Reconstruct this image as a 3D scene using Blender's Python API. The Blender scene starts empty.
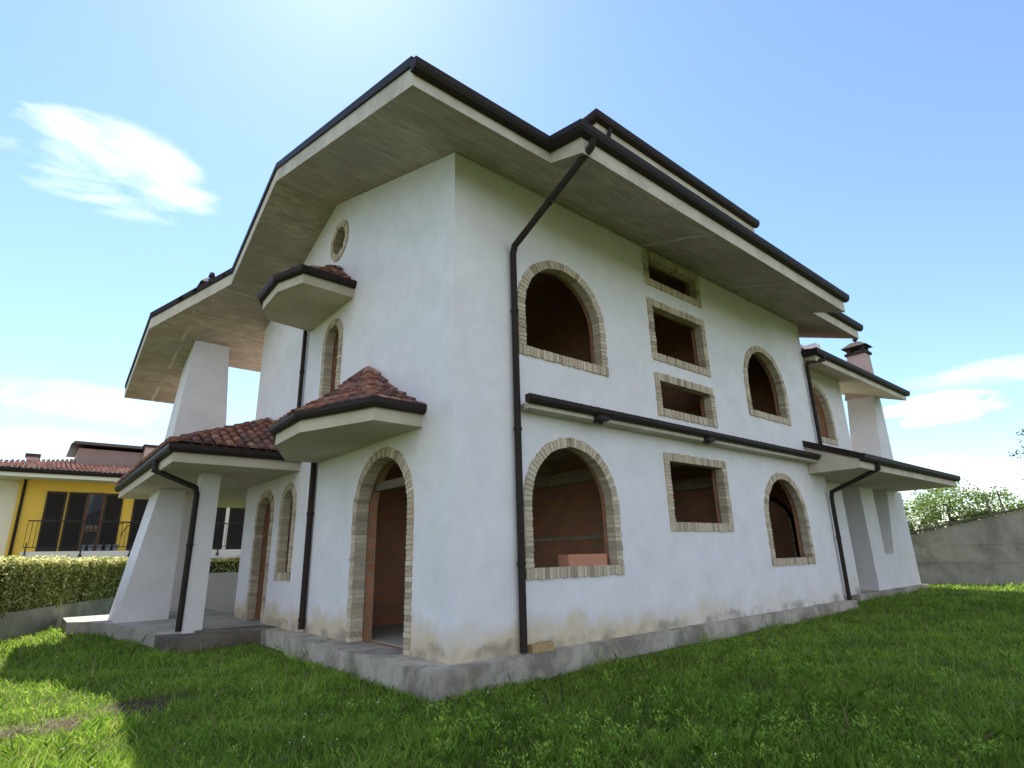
import bpy, bmesh, math, random
import numpy as np
from mathutils import Vector, Matrix
from mathutils.geometry import tessellate_polygon
random.seed(7); rng = np.random.default_rng(11)
S = bpy.context.scene
COL = S.collection
R = math.radians

# ------------------------------------------------------------------ camera
CAM = Vector((-4.269, -6.316, 1.25))
yaw, pitch, roll = R(49.78200634), R(16.84275164), R(-1.41626558)
cy, sy, cp, sp = math.cos(yaw), math.sin(yaw), math.cos(pitch), math.sin(pitch)
fw = Vector((cy*cp, sy*cp, sp)); r0 = Vector((sy, -cy, 0)); u0 = r0.cross(fw)
rr = r0*math.cos(roll) + u0*math.sin(roll); uu = u0*math.cos(roll) - r0*math.sin(roll)
cam = bpy.data.cameras.new('camera'); camo = bpy.data.objects.new('camera', cam); COL.objects.link(camo)
M = Matrix((rr, uu, -fw)).transposed().to_4x4(); M.translation = CAM
camo.matrix_world = M
cam.sensor_width = 36; cam.lens = 567.66/1024*36; cam.clip_start = 0.05; cam.clip_end = 3000
S.camera = camo
S.render.resolution_x, S.render.resolution_y = 1024, 768

# ------------------------------------------------------------------ light and sky
SUN_EL, SUN_AZ = R(57), R(72)            # azimuth measured from +X towards +Y
SKY_STRENGTH, SUN_STRENGTH, EXPOSURE = 0.10, 5.0, 1.14
sd = Vector((math.cos(SUN_EL)*math.cos(SUN_AZ), math.cos(SUN_EL)*math.sin(SUN_AZ), math.sin(SUN_EL)))
sun = bpy.data.lights.new('sun', 'SUN'); suno = bpy.data.objects.new('sun', sun); COL.objects.link(suno)
suno.rotation_euler = sd.to_track_quat('Z', 'Y').to_euler(); suno.location = (0, 0, 40)
sun.energy = SUN_STRENGTH; sun.angle = R(0.53); sun.color = (1, .95, .87)
S.view_settings.view_transform = 'Standard'; S.view_settings.look = 'None'
S.view_settings.exposure = EXPOSURE; S.view_settings.gamma = 1

W = bpy.data.worlds.new('World'); S.world = W; W.use_nodes = True
nt = W.node_tree; nt.nodes.clear()
def N(t, typ, **kw):
    n = t.nodes.new(typ)
    for k, v in kw.items():
        if k in n.inputs.keys() if isinstance(k, str) else False: n.inputs[k].default_value = v
        else: setattr(n, k, v)
    return n
def ramp(t, fac, stops):
    n = t.nodes.new('ShaderNodeValToRGB'); e = n.color_ramp.elements
    while len(e) < len(stops): e.new(.5)
    for i, (p, c) in enumerate(stops):
        e[i].position = p; e[i].color = (c, c, c, 1) if not hasattr(c, '__len__') else (*c[:3], 1)
    t.links.new(fac, n.inputs[0]); return n.outputs[0]
def math_(t, op, a, b=None, clamp=False):
    n = t.nodes.new('ShaderNodeMath'); n.operation = op; n.use_clamp = clamp
    for i, v in enumerate((a, b)):
        if v is None: continue
        if isinstance(v, (int, float)): n.inputs[i].default_value = v
        else: t.links.new(v, n.inputs[i])
    return n.outputs[0]
def mixc(t, fac, a, b, blend='MIX'):
    n = t.nodes.new('ShaderNodeMix'); n.data_type = 'RGBA'; n.blend_type = blend
    for i, v in ((0, fac), (6, a), (7, b)):
        if isinstance(v, (int, float)): n.inputs[i].default_value = v
        elif hasattr(v, '__len__'): n.inputs[i].default_value = (*v[:3], 1)
        else: t.links.new(v, n.inputs[i])
    return n.outputs[2]
sky = nt.nodes.new('ShaderNodeTexSky'); sky.sky_type = 'NISHITA'; sky.sun_disc = False
sky.sun_elevation = SUN_EL; sky.sun_rotation = R(90) - SUN_AZ
sky.air_density = 1.15; sky.dust_density = 0.20; sky.ozone_density = 2.0; sky.altitude = 0
tc = nt.nodes.new('ShaderNodeTexCoord')
def dirpx(px, py):
    v = fw*567.66 + rr*(px-512) - uu*(py-384); return v.normalized()
# clouds: soft fields standing at fixed compass directions, broken up by noise
mp = nt.nodes.new('ShaderNodeMapping'); mp.inputs['Scale'].default_value = (1, 1, 2.6)
nt.links.new(tc.outputs['Generated'], mp.inputs[0])
nz = nt.nodes.new('ShaderNodeTexNoise'); nz.inputs['Scale'].default_value = 7; nz.inputs['Detail'].default_value = 9
nz.inputs['Roughness'].default_value = .58; nz.inputs['Distortion'].default_value = .35
nt.links.new(mp.outputs[0], nz.inputs[0])
nz2 = nt.nodes.new('ShaderNodeTexNoise'); nz2.inputs['Scale'].default_value = 17; nz2.inputs['Detail'].default_value = 8
nz2.inputs['Roughness'].default_value = .55; nt.links.new(mp.outputs[0], nz2.inputs[0])
def cloud(px, py, ax, ay, lo, hi, amt, nzo=None):
    """ellipsoidal field round a sky direction; ax, ay angular half sizes (radians)"""
    d = dirpx(px, py); h = Vector((d.y, -d.x, 0)).normalized(); v = d.cross(h)
    terms = []
    for axis, sz in ((h, ax), (v, ay)):
        n = nt.nodes.new('ShaderNodeVectorMath'); n.operation = 'DOT_PRODUCT'
        nt.links.new(tc.outputs['Generated'], n.inputs[0]); n.inputs[1].default_value = axis
        q = math_(nt, 'SUBTRACT', n.outputs['Value'], axis.dot(d))
        q = math_(nt, 'DIVIDE', q, sz); terms.append(math_(nt, 'MULTIPLY', q, q))
    n = nt.nodes.new('ShaderNodeVectorMath'); n.operation = 'DOT_PRODUCT'
    nt.links.new(tc.outputs['Generated'], n.inputs[0]); n.inputs[1].default_value = d
    front = math_(nt, 'GREATER_THAN', n.outputs['Value'], .3)
    e = math_(nt, 'SUBTRACT', 1.0, math_(nt, 'ADD', *terms))
    e = math_(nt, 'MULTIPLY', math_(nt, 'MAXIMUM', e, 0.0), front)
    nb = math_(nt, 'ADD', math_(nt, 'MULTIPLY', math_(nt, 'SUBTRACT', (nzo or nz.outputs['Fac']), .5), 1.7), .5)
    s = math_(nt, 'ADD', math_(nt, 'MULTIPLY', e, .45), nb)
    f = ramp(nt, s, [(lo, 0), (hi, 1)])
    f = math_(nt, 'MULTIPLY', f, ramp(nt, e, [(0, 0), (.35, 1)]))
    return math_(nt, 'MULTIPLY', f, amt)
CL = [cloud(105, 164, .16, .07, .60, 1.6, .62), cloud(95, 405, .16, .035, .65, 1.1, .4), cloud(60, 445, .2, .03, .65, 1.1, .35),
      cloud(936, 409, .085, .026, .52, .95, .9, nz2.outputs['Fac']), cloud(985, 372, .14, .022, .62, 1.1, .4),
      cloud(1000, 478, .08, .028, .58, 1.05, .75, nz2.outputs['Fac']), cloud(932, 468, .06, .02, .58, 1.1, .55, nz2.outputs['Fac'])]
# unseen broken cloud added behind the photographer to whiten and brighten the facade light
n_ = nt.nodes.new('ShaderNodeVectorMath'); n_.operation = 'DOT_PRODUCT'; nt.links.new(tc.outputs['Generated'], n_.inputs[0]); n_.inputs[1].default_value = Vector((-fw.x, -fw.y, 0)).normalized()
CL.append(math_(nt, 'MULTIPLY', math_(nt, 'MULTIPLY', ramp(nt, n_.outputs['Value'], [(.10, 0), (.45, 1)]), ramp(nt, nz.outputs['Fac'], [(.36, 0), (.58, 1)])), .85))
tot = CL[0]
for c in CL[1:]: tot = math_(nt, 'MAXIMUM', tot, c)
skyt = mixc(nt, 1.0, sky.outputs[0], (.95, 1.02, 1.08), 'MULTIPLY')
skyc = mixc(nt, tot, skyt, (7.6, 7.8, 8.1))
bg = nt.nodes.new('ShaderNodeBackground'); bg.inputs[1].default_value = SKY_STRENGTH
nt.links.new(skyc, bg.inputs[0])
wo = nt.nodes.new('ShaderNodeOutputWorld'); nt.links.new(bg.outputs[0], wo.inputs[0])

# ------------------------------------------------------------------ materials
def newmat(name):
    m = bpy.data.materials.new(name); m.use_nodes = True; t = m.node_tree
    b = t.nodes['Principled BSDF']; b.inputs['Specular IOR Level'].default_value = .25
    return m, t, b
def objco(t, scale=(1, 1, 1)):
    c = t.nodes.new('ShaderNodeTexCoord'); m = t.nodes.new('ShaderNodeMapping')
    m.inputs['Scale'].default_value = scale; t.links.new(c.outputs['Object'], m.inputs[0]); return m.outputs[0]
def noise(t, vec, scale, detail=5, rough=.55, dist=0):
    n = t.nodes.new('ShaderNodeTexNoise'); n.inputs['Scale'].default_value = scale; n.inputs['Detail'].default_value = detail
    n.inputs['Roughness'].default_value = rough; n.inputs['Distortion'].default_value = dist
    t.links.new(vec, n.inputs[0]); return n.outputs['Fac']
def bump(t, b, h, strength, dist=.01):
    n = t.nodes.new('ShaderNodeBump'); n.inputs['Strength'].default_value = strength; n.inputs['Distance'].default_value = dist
    t.links.new(h, n.inputs['Height']); t.links.new(n.outputs[0], b.inputs['Normal'])
def xyz(t):
    c = t.nodes.new('ShaderNodeTexCoord'); s = t.nodes.new('ShaderNodeSeparateXYZ'); t.links.new(c.outputs['Object'], s.inputs[0]); return s.outputs

def mat_plaster(name, base, damp=True):
    m, t, b = newmat(name); co = objco(t); st = objco(t, (1, 1, .16))
    n1 = noise(t, co, 1.6, 9, .7, .4); n2 = noise(t, co, 38, 4); n3 = noise(t, st, 3.2, 6, .6)
    c = mixc(t, ramp(t, n1, [(.36, 0), (.62, 1)]), [x*.90 for x in base], base)
    c = mixc(t, math_(t, 'MULTIPLY', ramp(t, n3, [(.55, 0), (.8, 1)]), .10), c, (base[0]*.62, base[1]*.60, base[2]*.54))
    if damp:
        z = xyz(t)
        wob = math_(t, 'MULTIPLY', noise(t, co, 1.5, 5, .6), .95)
        d = math_(t, 'SUBTRACT', wob, z[2])                 # rising damp: reaches where noise is above the height
        f1 = math_(t, 'MULTIPLY', ramp(t, d, [(.0, 0), (.34, 1)]), ramp(t, math_(t, 'DIVIDE', z[0], 12), [(.30, 1), (.62, .4)]))
        dirt = mixc(t, noise(t, co, 5, 5), (.56, .37, .10), (.52, .40, .19))
        c = mixc(t, math_(t, 'MULTIPLY', f1, .62), c, dirt)
        w2 = math_(t, 'SUBTRACT', math_(t, 'MULTIPLY', noise(t, co, 3.5, 6, .7), .42), z[2])
        f2 = math_(t, 'MULTIPLY', ramp(t, w2, [(.02, 0), (.12, 1)]), ramp(t, noise(t, co, 2.0, 4), [(.42, 0), (.6, 1)]))
        c = mixc(t, math_(t, 'MULTIPLY', f2, .55), c, (.13, .12, .10))
    t.links.new(c, b.inputs['Base Color']); b.inputs['Roughness'].default_value = .9
    bump(t, b, math_(t, 'ADD', math_(t, 'MULTIPLY', n2, .5), noise(t, co, 6, 5)), .45, .008)
    return m
def mat_boardconcrete(name, ca, cb):
    m, t, b = newmat(name); co = objco(t); st = objco(t, (.8, 3.0, 3.0)); bo = objco(t)
    n1 = noise(t, st, 3.5, 8, .65); n2 = noise(t, co, .55, 4); n3 = noise(t, objco(t, (.12, 7.5, 7.5)), 1.0, 3)
    c = mixc(t, ramp(t, n1, [(.36, 0), (.64, 1)]), ca, cb)
    c = mixc(t, ramp(t, n2, [(.40, 0), (.62, .6)]), c, [x*.62 for x in ca])
    c = mixc(t, ramp(t, noise(t, objco(t, (.5, 1.6, 1.6)), 2.2, 8, .7), [(.45, 0), (.62, .45)]), c, [x*.7 for x in ca])
    # casting boards
    w = t.nodes.new('ShaderNodeTexWave'); w.wave_type = 'BANDS'; w.bands_direction = 'Y'; w.wave_profile = 'SAW'
    w.inputs['Scale'].default_value = 2.1; w.inputs['Distortion'].default_value = .25; t.links.new(bo, w.inputs[0])
    seam = ramp(t, w.outputs['Fac'], [(0, .82), (.04, 1), (.96, 1), (1, .82)])
    c = mixc(t, 1.0, c, seam, 'MULTIPLY')
    c = mixc(t, math_(t, 'MULTIPLY', n3, .30), c, [x*1.25 for x in cb])
    # day joints of the pour: thin pale lines across the boards every few metres
    sx = xyz(t); jx = math_(t, 'ADD', math_(t, 'MULTIPLY', sx[0], .31), math_(t, 'MULTIPLY', noise(t, co, .8, 2), .12)); fr = math_(t, 'FRACT', jx)
    jl = math_(t, 'MULTIPLY', ramp(t, fr, [(.485, 0), (.495, 1), (.505, 1), (.515, 0)]), ramp(t, noise(t, co, 1.1, 3), [(.46, 0), (.58, .75)]))
    c = mixc(t, jl, c, (.60, .57, .51))
    # pale lime streaks across joints
    e = ramp(t, noise(t, objco(t, (.35, 6, 6)), 1.7, 6, .7), [(.60, 0), (.70, 1)])
    c = mixc(t, math_(t, 'MULTIPLY', e, .45), c, (.62, .60, .55))
    t.links.new(c, b.inputs['Base Color']); b.inputs['Roughness'].default_value = .92
    bump(t, b, n1, .35, .01); return m
def mat_concrete(name, base, dark, amt=.6, scale=1.3):
    m, t, b = newmat(name); co = objco(t); n1 = noise(t, co, scale, 8, .65, .3); n2 = noise(t, co, 16, 4)
    c = mixc(t, math_(t, 'MULTIPLY', ramp(t, n1, [(.45, 0), (.60, 1)]), amt), base, dark)
    c = mixc(t, math_(t, 'MULTIPLY', n2, .4), c, [x*.75 for x in base])
    n3 = noise(t, objco(t, (1, 1, .12)), 5, 6, .65)
    c = mixc(t, math_(t, 'MULTIPLY', ramp(t, n3, [(.50, 0), (.68, 1)]), amt*.28), c, dark)
    t.links.new(c, b.inputs['Base Color']); b.inputs['Roughness'].default_value = .92
    bump(t, b, math_(t, 'ADD', n2, n1), .4, .012); return m
def mat_plain(name, base, rough=.6, var=.15, scale=8, metal=0.0, spec=.3):
    m, t, b = newmat(name); co = objco(t); n1 = noise(t, co, scale, 4)
    c = mixc(t, n1, [x*(1-var) for x in base], [x*(1+var) for x in base])
    t.links.new(c, b.inputs['Base Color']); b.inputs['Roughness'].default_value = rough; b.inputs['Metallic'].default_value = metal
    b.inputs['Specular IOR Level'].default_value = spec; return m
def mat_attr(name, rough=.85, nscale=14, var=.35, transl=0, bumpy=.3):
    m, t, b = newmat(name); a = t.nodes.new('ShaderNodeVertexColor'); a.layer_name = 'col'
    co = objco(t); n1 = noise(t, co, nscale, 5, .6)
    v = ramp(t, n1, [(.25, 1-var), (.75, 1+var*.4)])
    c = mixc(t, 1.0, a.outputs[0], v, 'MULTIPLY')
    t.links.new(c, b.inputs['Base Color']); b.inputs['Roughness'].default_value = rough
    if bumpy: bump(t, b, n1, bumpy, .01)
    if transl:
        tr = t.nodes.new('ShaderNodeBsdfTranslucent'); t.links.new(c, tr.inputs[0])
        mx = t.nodes.new('ShaderNodeMixShader'); mx.inputs[0].default_value = transl
        t.links.new(b.outputs[0], mx.inputs[1]); t.links.new(tr.outputs[0], mx.inputs[2])
        t.links.new(mx.outputs[0], t.nodes['Material Output'].inputs[0])
    return m
def mat_hollowbrick(name):
    m, t, b = newmat(name); co = objco(t)
    # brick courses run along the wall whichever way it faces: u = x + y
    s = t.nodes.new('ShaderNodeSeparateXYZ'); t.links.new(co, s.inputs[0])
    cb = t.nodes.new('ShaderNodeCombineXYZ'); t.links.new(math_(t, 'ADD', s.outputs[0], s.outputs[1]), cb.inputs[0]); t.links.new(s.outputs[2], cb.inputs[1])
    br = t.nodes.new('ShaderNodeTexBrick'); t.links.new(cb.outputs[0], br.inputs[0])
    br.inputs['Color1'].default_value = (.50, .22, .11, 1); br.inputs['Color2'].default_value = (.40, .18, .10, 1)
    br.inputs['Mortar'].default_value = (.30, .26, .21, 1); br.inputs['Scale'].default_value = 1
    br.inputs['Brick Width'].default_value = .26; br.inputs['Row Height'].default_value = .20; br.inputs['Mortar Size'].default_value = .012
    c = mixc(t, ramp(t, noise(t, co, 2.5, 6), [(.4, 0), (.75, .6)]), br.outputs[0], (.26, .17, .12))
    t.links.new(c, b.inputs['Base Color']); b.inputs['Roughness'].default_value = .95; return m

PLASTER = mat_plaster('white_plaster', (.77, .725, .755))
PLASTER2 = mat_plaster('white_plaster_clean', (.73, .69, .71), False)
SOFFIT = mat_boardconcrete('board_concrete', (.285, .235, .19), (.49, .415, .345))
FASCIA = mat_concrete('fascia_concrete', (.60, .53, .45), (.32, .27, .22), .5, 1.6)
SMOOTHSOF = mat_concrete('smooth_concrete', (.56, .49, .385), (.40, .345, .265), .5, 1.1)
FOUND = mat_concrete('foundation_concrete', (.47, .415, .345), (.15, .125, .095), .85, 1.1)
FOUNDDK = mat_concrete('dark_concrete', (.17, .145, .12), (.07, .06, .05), .7, 2.0)
FLOORC = mat_concrete('floor_concrete', (.42, .39, .34), (.24, .21, .18), .5, 1.0)
METAL = mat_plain('dark_gutter_metal', (.030, .021, .019), .55, .25, 3, 0, .12)
BRICK = mat_attr('buff_brick', .9, 34, .38)
MORTAR = mat_plain('mortar', (.40, .35, .28), .95, .2, 20)
TILE = mat_attr('clay_roof_tile', .85, 22, .45)
HOLLOW = mat_hollowbrick('hollow_brick_wall')
TERRA = mat_plain('terracotta_block', (.48, .22, .14), .9, .2, 25)
WALLGREY = mat_concrete('grey_wall_concrete', (.34, .315, .265), (.14, .13, .105), .7, .8)
YELLOW = mat_plain('yellow_plaster', (.84, .53, .085), .9, .08, 2)
CREAM = mat_plain('cream_plaster', (.82, .77, .66), .9, .06, 2)
SHUTTER = mat_plain('dark_shutter_wood', (.030, .022, .018), .6, .3, 10)
IRON = mat_plain('black_iron', (.012, .012, .012), .5, .2, 10)
LEAF = mat_attr('leaf', .55, 6, .15, .35, 0)
LEAF2 = mat_attr('variegated_leaf', .5, 6, .12, .5, 0)
GRASSM = mat_attr('grass_blade', .6, 3, .12, .5, 0)
BARK = mat_plain('bark', (.14, .11, .085), .95, .3, 12)
PETAL = mat_plain('white_petal', (.8, .8, .76), .7, .05, 4)
PINK = mat_plain('pink_render', (.48, .36, .32), .9, .12, 3)
gm, t, b = newmat('glass_pane'); b.inputs['Base Color'].default_value = (.02, .022, .025, 1); b.inputs['Roughness'].default_value = .06; b.inputs['Specular IOR Level'].default_value = .8
c_ = noise(t, objco(t), 2, 2); bump(t, b, c_, .05, .01); GLASS = gm

# ------------------------------------------------------------------ mesh helpers
class MB:
    def __init__(s): s.v = []; s.f = []; s.m = []; s.c = []
    def face(s, pts, mi=0, col=(1, 1, 1)):
        i = len(s.v); s.v.extend([tuple(p) for p in pts]); s.f.append(tuple(range(i, i+len(pts)))); s.m.append(mi); s.c.append(col)
    def add(s, verts, faces, mi=0, col=(1, 1, 1)):
        i = len(s.v); s.v.extend([tuple(p) for p in verts])
        for f in faces: s.f.append(tuple(i+k for k in f)); s.m.append(mi); s.c.append(col)
    def hexa(s, p, mi=0, col=(1, 1, 1)):      # 8 points: bottom 4 ccw, top 4
        s.add(p, [(3, 2, 1, 0), (4, 5, 6, 7), (0, 1, 5, 4), (1, 2, 6, 5), (2, 3, 7, 6), (3, 0, 4, 7)], mi, col)
    def box(s, a, b, mi=0, col=(1, 1, 1)):
        x0, y0, z0 = a; x1, y1, z1 = b
        s.hexa([(x0, y0, z0), (x1, y0, z0), (x1, y1, z0), (x0, y1, z0), (x0, y0, z1), (x1, y0, z1), (x1, y1, z1), (x0, y1, z1)], mi, col)
    def prism(s, poly, zb, zt, mi=0, mside=None):
        zbf = zb if callable(zb) else (lambda x, y: zb); ztf = zt if callable(zt) else (lambda x, y: zt)
        n = len(poly); B = [(x, y, zbf(x, y)) for x, y in poly]; T = [(x, y, ztf(x, y)) for x, y in poly]
        tri = tessellate_polygon([[Vector((x, y, 0)) for x, y in poly]])
        s.add(B, tri, mi); s.add(T, tri, mi if mside is None else mside)
        for i in range(n):
            j = (i+1) % n; s.face([B[i], B[j], T[j], T[i]], mi if mside is None else mside)
    def tube(s, path, r, seg=10, mi=0, col=(1, 1, 1)):
        P = [Vector(p) for p in path]; n = len(P); rings = []
        rad = r if hasattr(r, '__len__') else [r]*n
        ref = None
        for i, p in enumerate(P):
            a = (P[i]-P[i-1]).normalized() if i else (P[1]-P[0]).normalized()
            c = (P[i+1]-P[i]).normalized() if i < n-1 else a
            d = (a+c).normalized()
            if ref is None: ref = d.orthogonal().normalized()
            ref = (ref - d*ref.dot(d)).normalized(); q = d.cross(ref)
            k = 1/max(.5, a.dot(d))
            rings.append([p + (ref*math.cos(2*math.pi*j/seg) + q*math.sin(2*math.pi*j/seg))*rad[i]*k for j in range(seg)])
        V = [x for rg in rings for x in rg]; F = []
        for i in range(n-1):
            for j in range(seg):
                F.append((i*seg+j, i*seg+(j+1) % seg, (i+1)*seg+(j+1) % seg, (i+1)*seg+j))
        F.append(tuple(range(seg-1, -1, -1))); F.append(tuple((n-1)*seg+j for j in range(seg)))
        s.add(V, F, mi, col)
    def sweep(s, path, prof, side=1, mi=0):   # profile (out, up) along a path, mitred in plan; side=1: out is to the right of travel
        P = [Vector(p) for p in path]; n = len(P); rings = []
        nrm = []
        for i in range(n-1):
            d = P[i+1]-P[i]; d.z = 0; d.normalize(); nrm.append(Vector((d.y, -d.x, 0))*side)
        for i in range(n):
            a = nrm[max(0, i-1)]; c = nrm[min(n-2, i)]; mm = (a+c); mm = mm/ max(1e-6, (mm.dot(a)))
            rings.append([P[i] + mm*o + Vector((0, 0, u)) for o, u in prof])
        k = len(prof); V = [x for rg in rings for x in rg]; F = []
        for i in range(n-1):
            for j in range(k): F.append((i*k+j, i*k+(j+1) % k, (i+1)*k+(j+1) % k, (i+1)*k+j))
        F.append(tuple(range(k))); F.append(tuple((n-1)*k+j for j in range(k)))
        s.add(V, F, mi)
    def build(s, name, mats, parent=None, smooth=False, recalc=True):
        me = bpy.data.meshes.new(name); me.from_pydata(s.v, [], s.f)
        for m in (mats if isinstance(mats, (list, tuple)) else [mats]): me.materials.append(m)
        me.polygons.foreach_set('material_index', s.m)
        ca = me.color_attributes.new('col', 'FLOAT_COLOR', 'CORNER')
        arr = np.ones((len(me.loops), 4), np.float32); k = 0
        ln = [len(f) for f in s.f]
        arr[:, :3] = np.repeat(np.array([c[:3] for c in s.c], np.float32), ln, axis=0)
        ca.data.foreach_set('color', arr.ravel())
        if recalc:
            bm = bmesh.new(); bm.from_mesh(me); bmesh.ops.remove_doubles(bm, verts=bm.verts, dist=1e-5)
            bmesh.ops.recalc_face_normals(bm, faces=bm.faces); bm.to_mesh(me); bm.free()
        if smooth:
            me.polygons.foreach_set('use_smooth', [True]*len(me.polygons))
            me.set_sharp_from_angle(angle=R(40))
        o = bpy.data.objects.new(name, me); COL.objects.link(o)
        if parent: o.parent = parent
        return o
def tag(o, label=None, cat=None, group=None, kind=None):
    for k, v in (('label', label), ('category', cat), ('group', group), ('kind', kind)):
        if v: o[k] = v
    return o
def empty(name, label, cat, loc=(0, 0, 0), group=None):
    o = bpy.data.objects.new(name, None); COL.objects.link(o); o.location = loc; o.empty_display_size = .3
    return tag(o, label, cat, group)

# wall frames: (u, v, depth inwards) -> world
def FY(y): return lambda u, v, d: (u, y+d, v)
def FX(x): return lambda u, v, d: (x+d, u, v)
def wall(mb, F, outline, holes, th, m_out=0, m_rev=0, m_in=0):
    loops = [[Vector((u, v, 0)) for u, v in outline]] + [[Vector((u, v, 0)) for u, v in h] for h in holes]
    tri = tessellate_polygon(loops); flat = [p for l in loops for p in l]
    mb.add([F(p.x, p.y, 0) for p in flat], tri, m_out); mb.add([F(p.x, p.y, th) for p in flat], [t_[::-1] for t_ in tri], m_in)
    for k, l in enumerate(loops):
        n = len(l)
        for i in range(n):
            a, c = l[i], l[(i+1) % n]
            mb.face([F(a.x, a.y, 0), F(c.x, c.y, 0), F(c.x, c.y, th), F(a.x, a.y, th)], m_out if k == 0 else m_rev)
TR = .155   # brick trim width
def arch_path(u0, u1, v0, vtop, seg=18):
    """inner opening outline: left foot up, over, right foot (open path)"""
    r = (u1-u0)/2; c = (u0+u1)/2; rise = min(r, vtop-v0-.05)
    P = [(u0, v0), (u0, vtop-rise)]
    for i in range(1, seg): a = math.pi*(1-i/seg); P.append((c+r*math.cos(a), vtop-rise+rise*math.sin(a)))
    P += [(u1, vtop-rise), (u1, v0)]; return P
BUFF = [(.62, .51, .38), (.57, .46, .34), (.66, .56, .43), (.52, .41, .30), (.60, .50, .39), (.43, .33, .25), (.60, .45, .34)]
def bcol():
    c = random.choice(BUFF); k = random.uniform(.88, 1.08); return tuple(x*k for x in c)
def trim(F, path, sill, depth=.15, pitch=.072, name='brick_surround', parent=None, lintel=None):
    """individual bricks round an opening. path: open polyline of the inner edge (left foot .. right foot)"""
    mb = MB(); P = [Vector(p) for p in path]
    seglen = [(P[i+1]-P[i]).length for i in range(len(P)-1)]; L = sum(seglen)
    cx = (P[0].x+P[-1].x)/2
    def at(s):
        for i, l in enumerate(seglen):
            if s <= l or i == len(seglen)-1:
                d = (P[i+1]-P[i]).normalized(); p = P[i]+d*s; return p, d
            s -= l
    def nout(s):
        e = .03; a, _ = at(max(0, s-e)); c, _ = at(min(L, s+e)); d = (c-a).normalized(); return Vector((-d.y, d.x))
    n = max(4, round(L/pitch)); st = L/n; g = .005
    for i in range(n):
        a, _ = at(i*st+g); c, _ = at((i+1)*st-g); na, nc = nout(i*st+g), nout((i+1)*st-g)
        w = TR+random.uniform(-.012, .010); pr = -.022-random.uniform(0, .010); ins = random.uniform(-.004, .008)
        q = [a-na*(-ins), c-nc*(-ins), c+nc*w, a+na*w]
        mb.hexa([F(p.x, p.y, depth) for p in q] + [F(p.x, p.y, pr) for p in q], 0, bcol())
    # mortar bed behind the bricks
    m = len(P); off = [nout(sum(seglen[:i])) for i in range(m)]
    for i in range(m-1):
        q = [P[i]+off[i]*.006, P[i+1]+off[i+1]*.006, P[i+1]+off[i+1]*(TR-.012), P[i]+off[i]*(TR-.012)]
        mb.hexa([F(p.x, p.y, depth-.004) for p in q] + [F(p.x, p.y, -.014) for p in q], 1)
    if sill:
        a, c = P[0], P[-1]; u0, u1 = a.x-TR, c.x+TR; v1 = a.y; v0 = v1-TR
        n = round((u1-u0)/pitch); st = (u1-u0)/n
        for i in range(n):
            x0, x1 = u0+i*st+g, u0+(i+1)*st-g; pr = -.024-random.uniform(0, .012); lo = v0+random.uniform(-.01, .01)
            q = [(x0, lo), (x1, lo), (x1, v1-random.uniform(0.002, .008)), (x0, v1-.004)]
            mb.hexa([F(*p, depth) for p in q] + [F(*p, pr) for p in q], 0, bcol())
        q = [(u0+.005, v0+.012), (u1-.005, v0+.012), (u1-.005, v1-.01), (u0+.005, v1-.01)]
        mb.hexa([F(*p, depth-.004) for p in q] + [F(*p, -.014) for p in q], 1)
    return mb.build(name, [BRICK, MORTAR], parent)
def hole_of(path, sill):
    """the hole in the plaster: half-way under the trim so nothing shows between"""
    P = [Vector(p) for p in path]; c = Vector((sum(p.x for p in P)/len(P), sum(p.y for p in P)/len(P)))
    m = len(P); out = []
    for i, p in enumerate(P):
        d = (P[min(m-1, i+1)]-P[max(0, i-1)]).normalized(); nn = Vector((-d.y, d.x))
        out.append(p+nn*.05)
    if sill: out[0].y -= .05; out[-1].y -= .05
    return [(p.x, p.y) for p in out]

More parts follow.
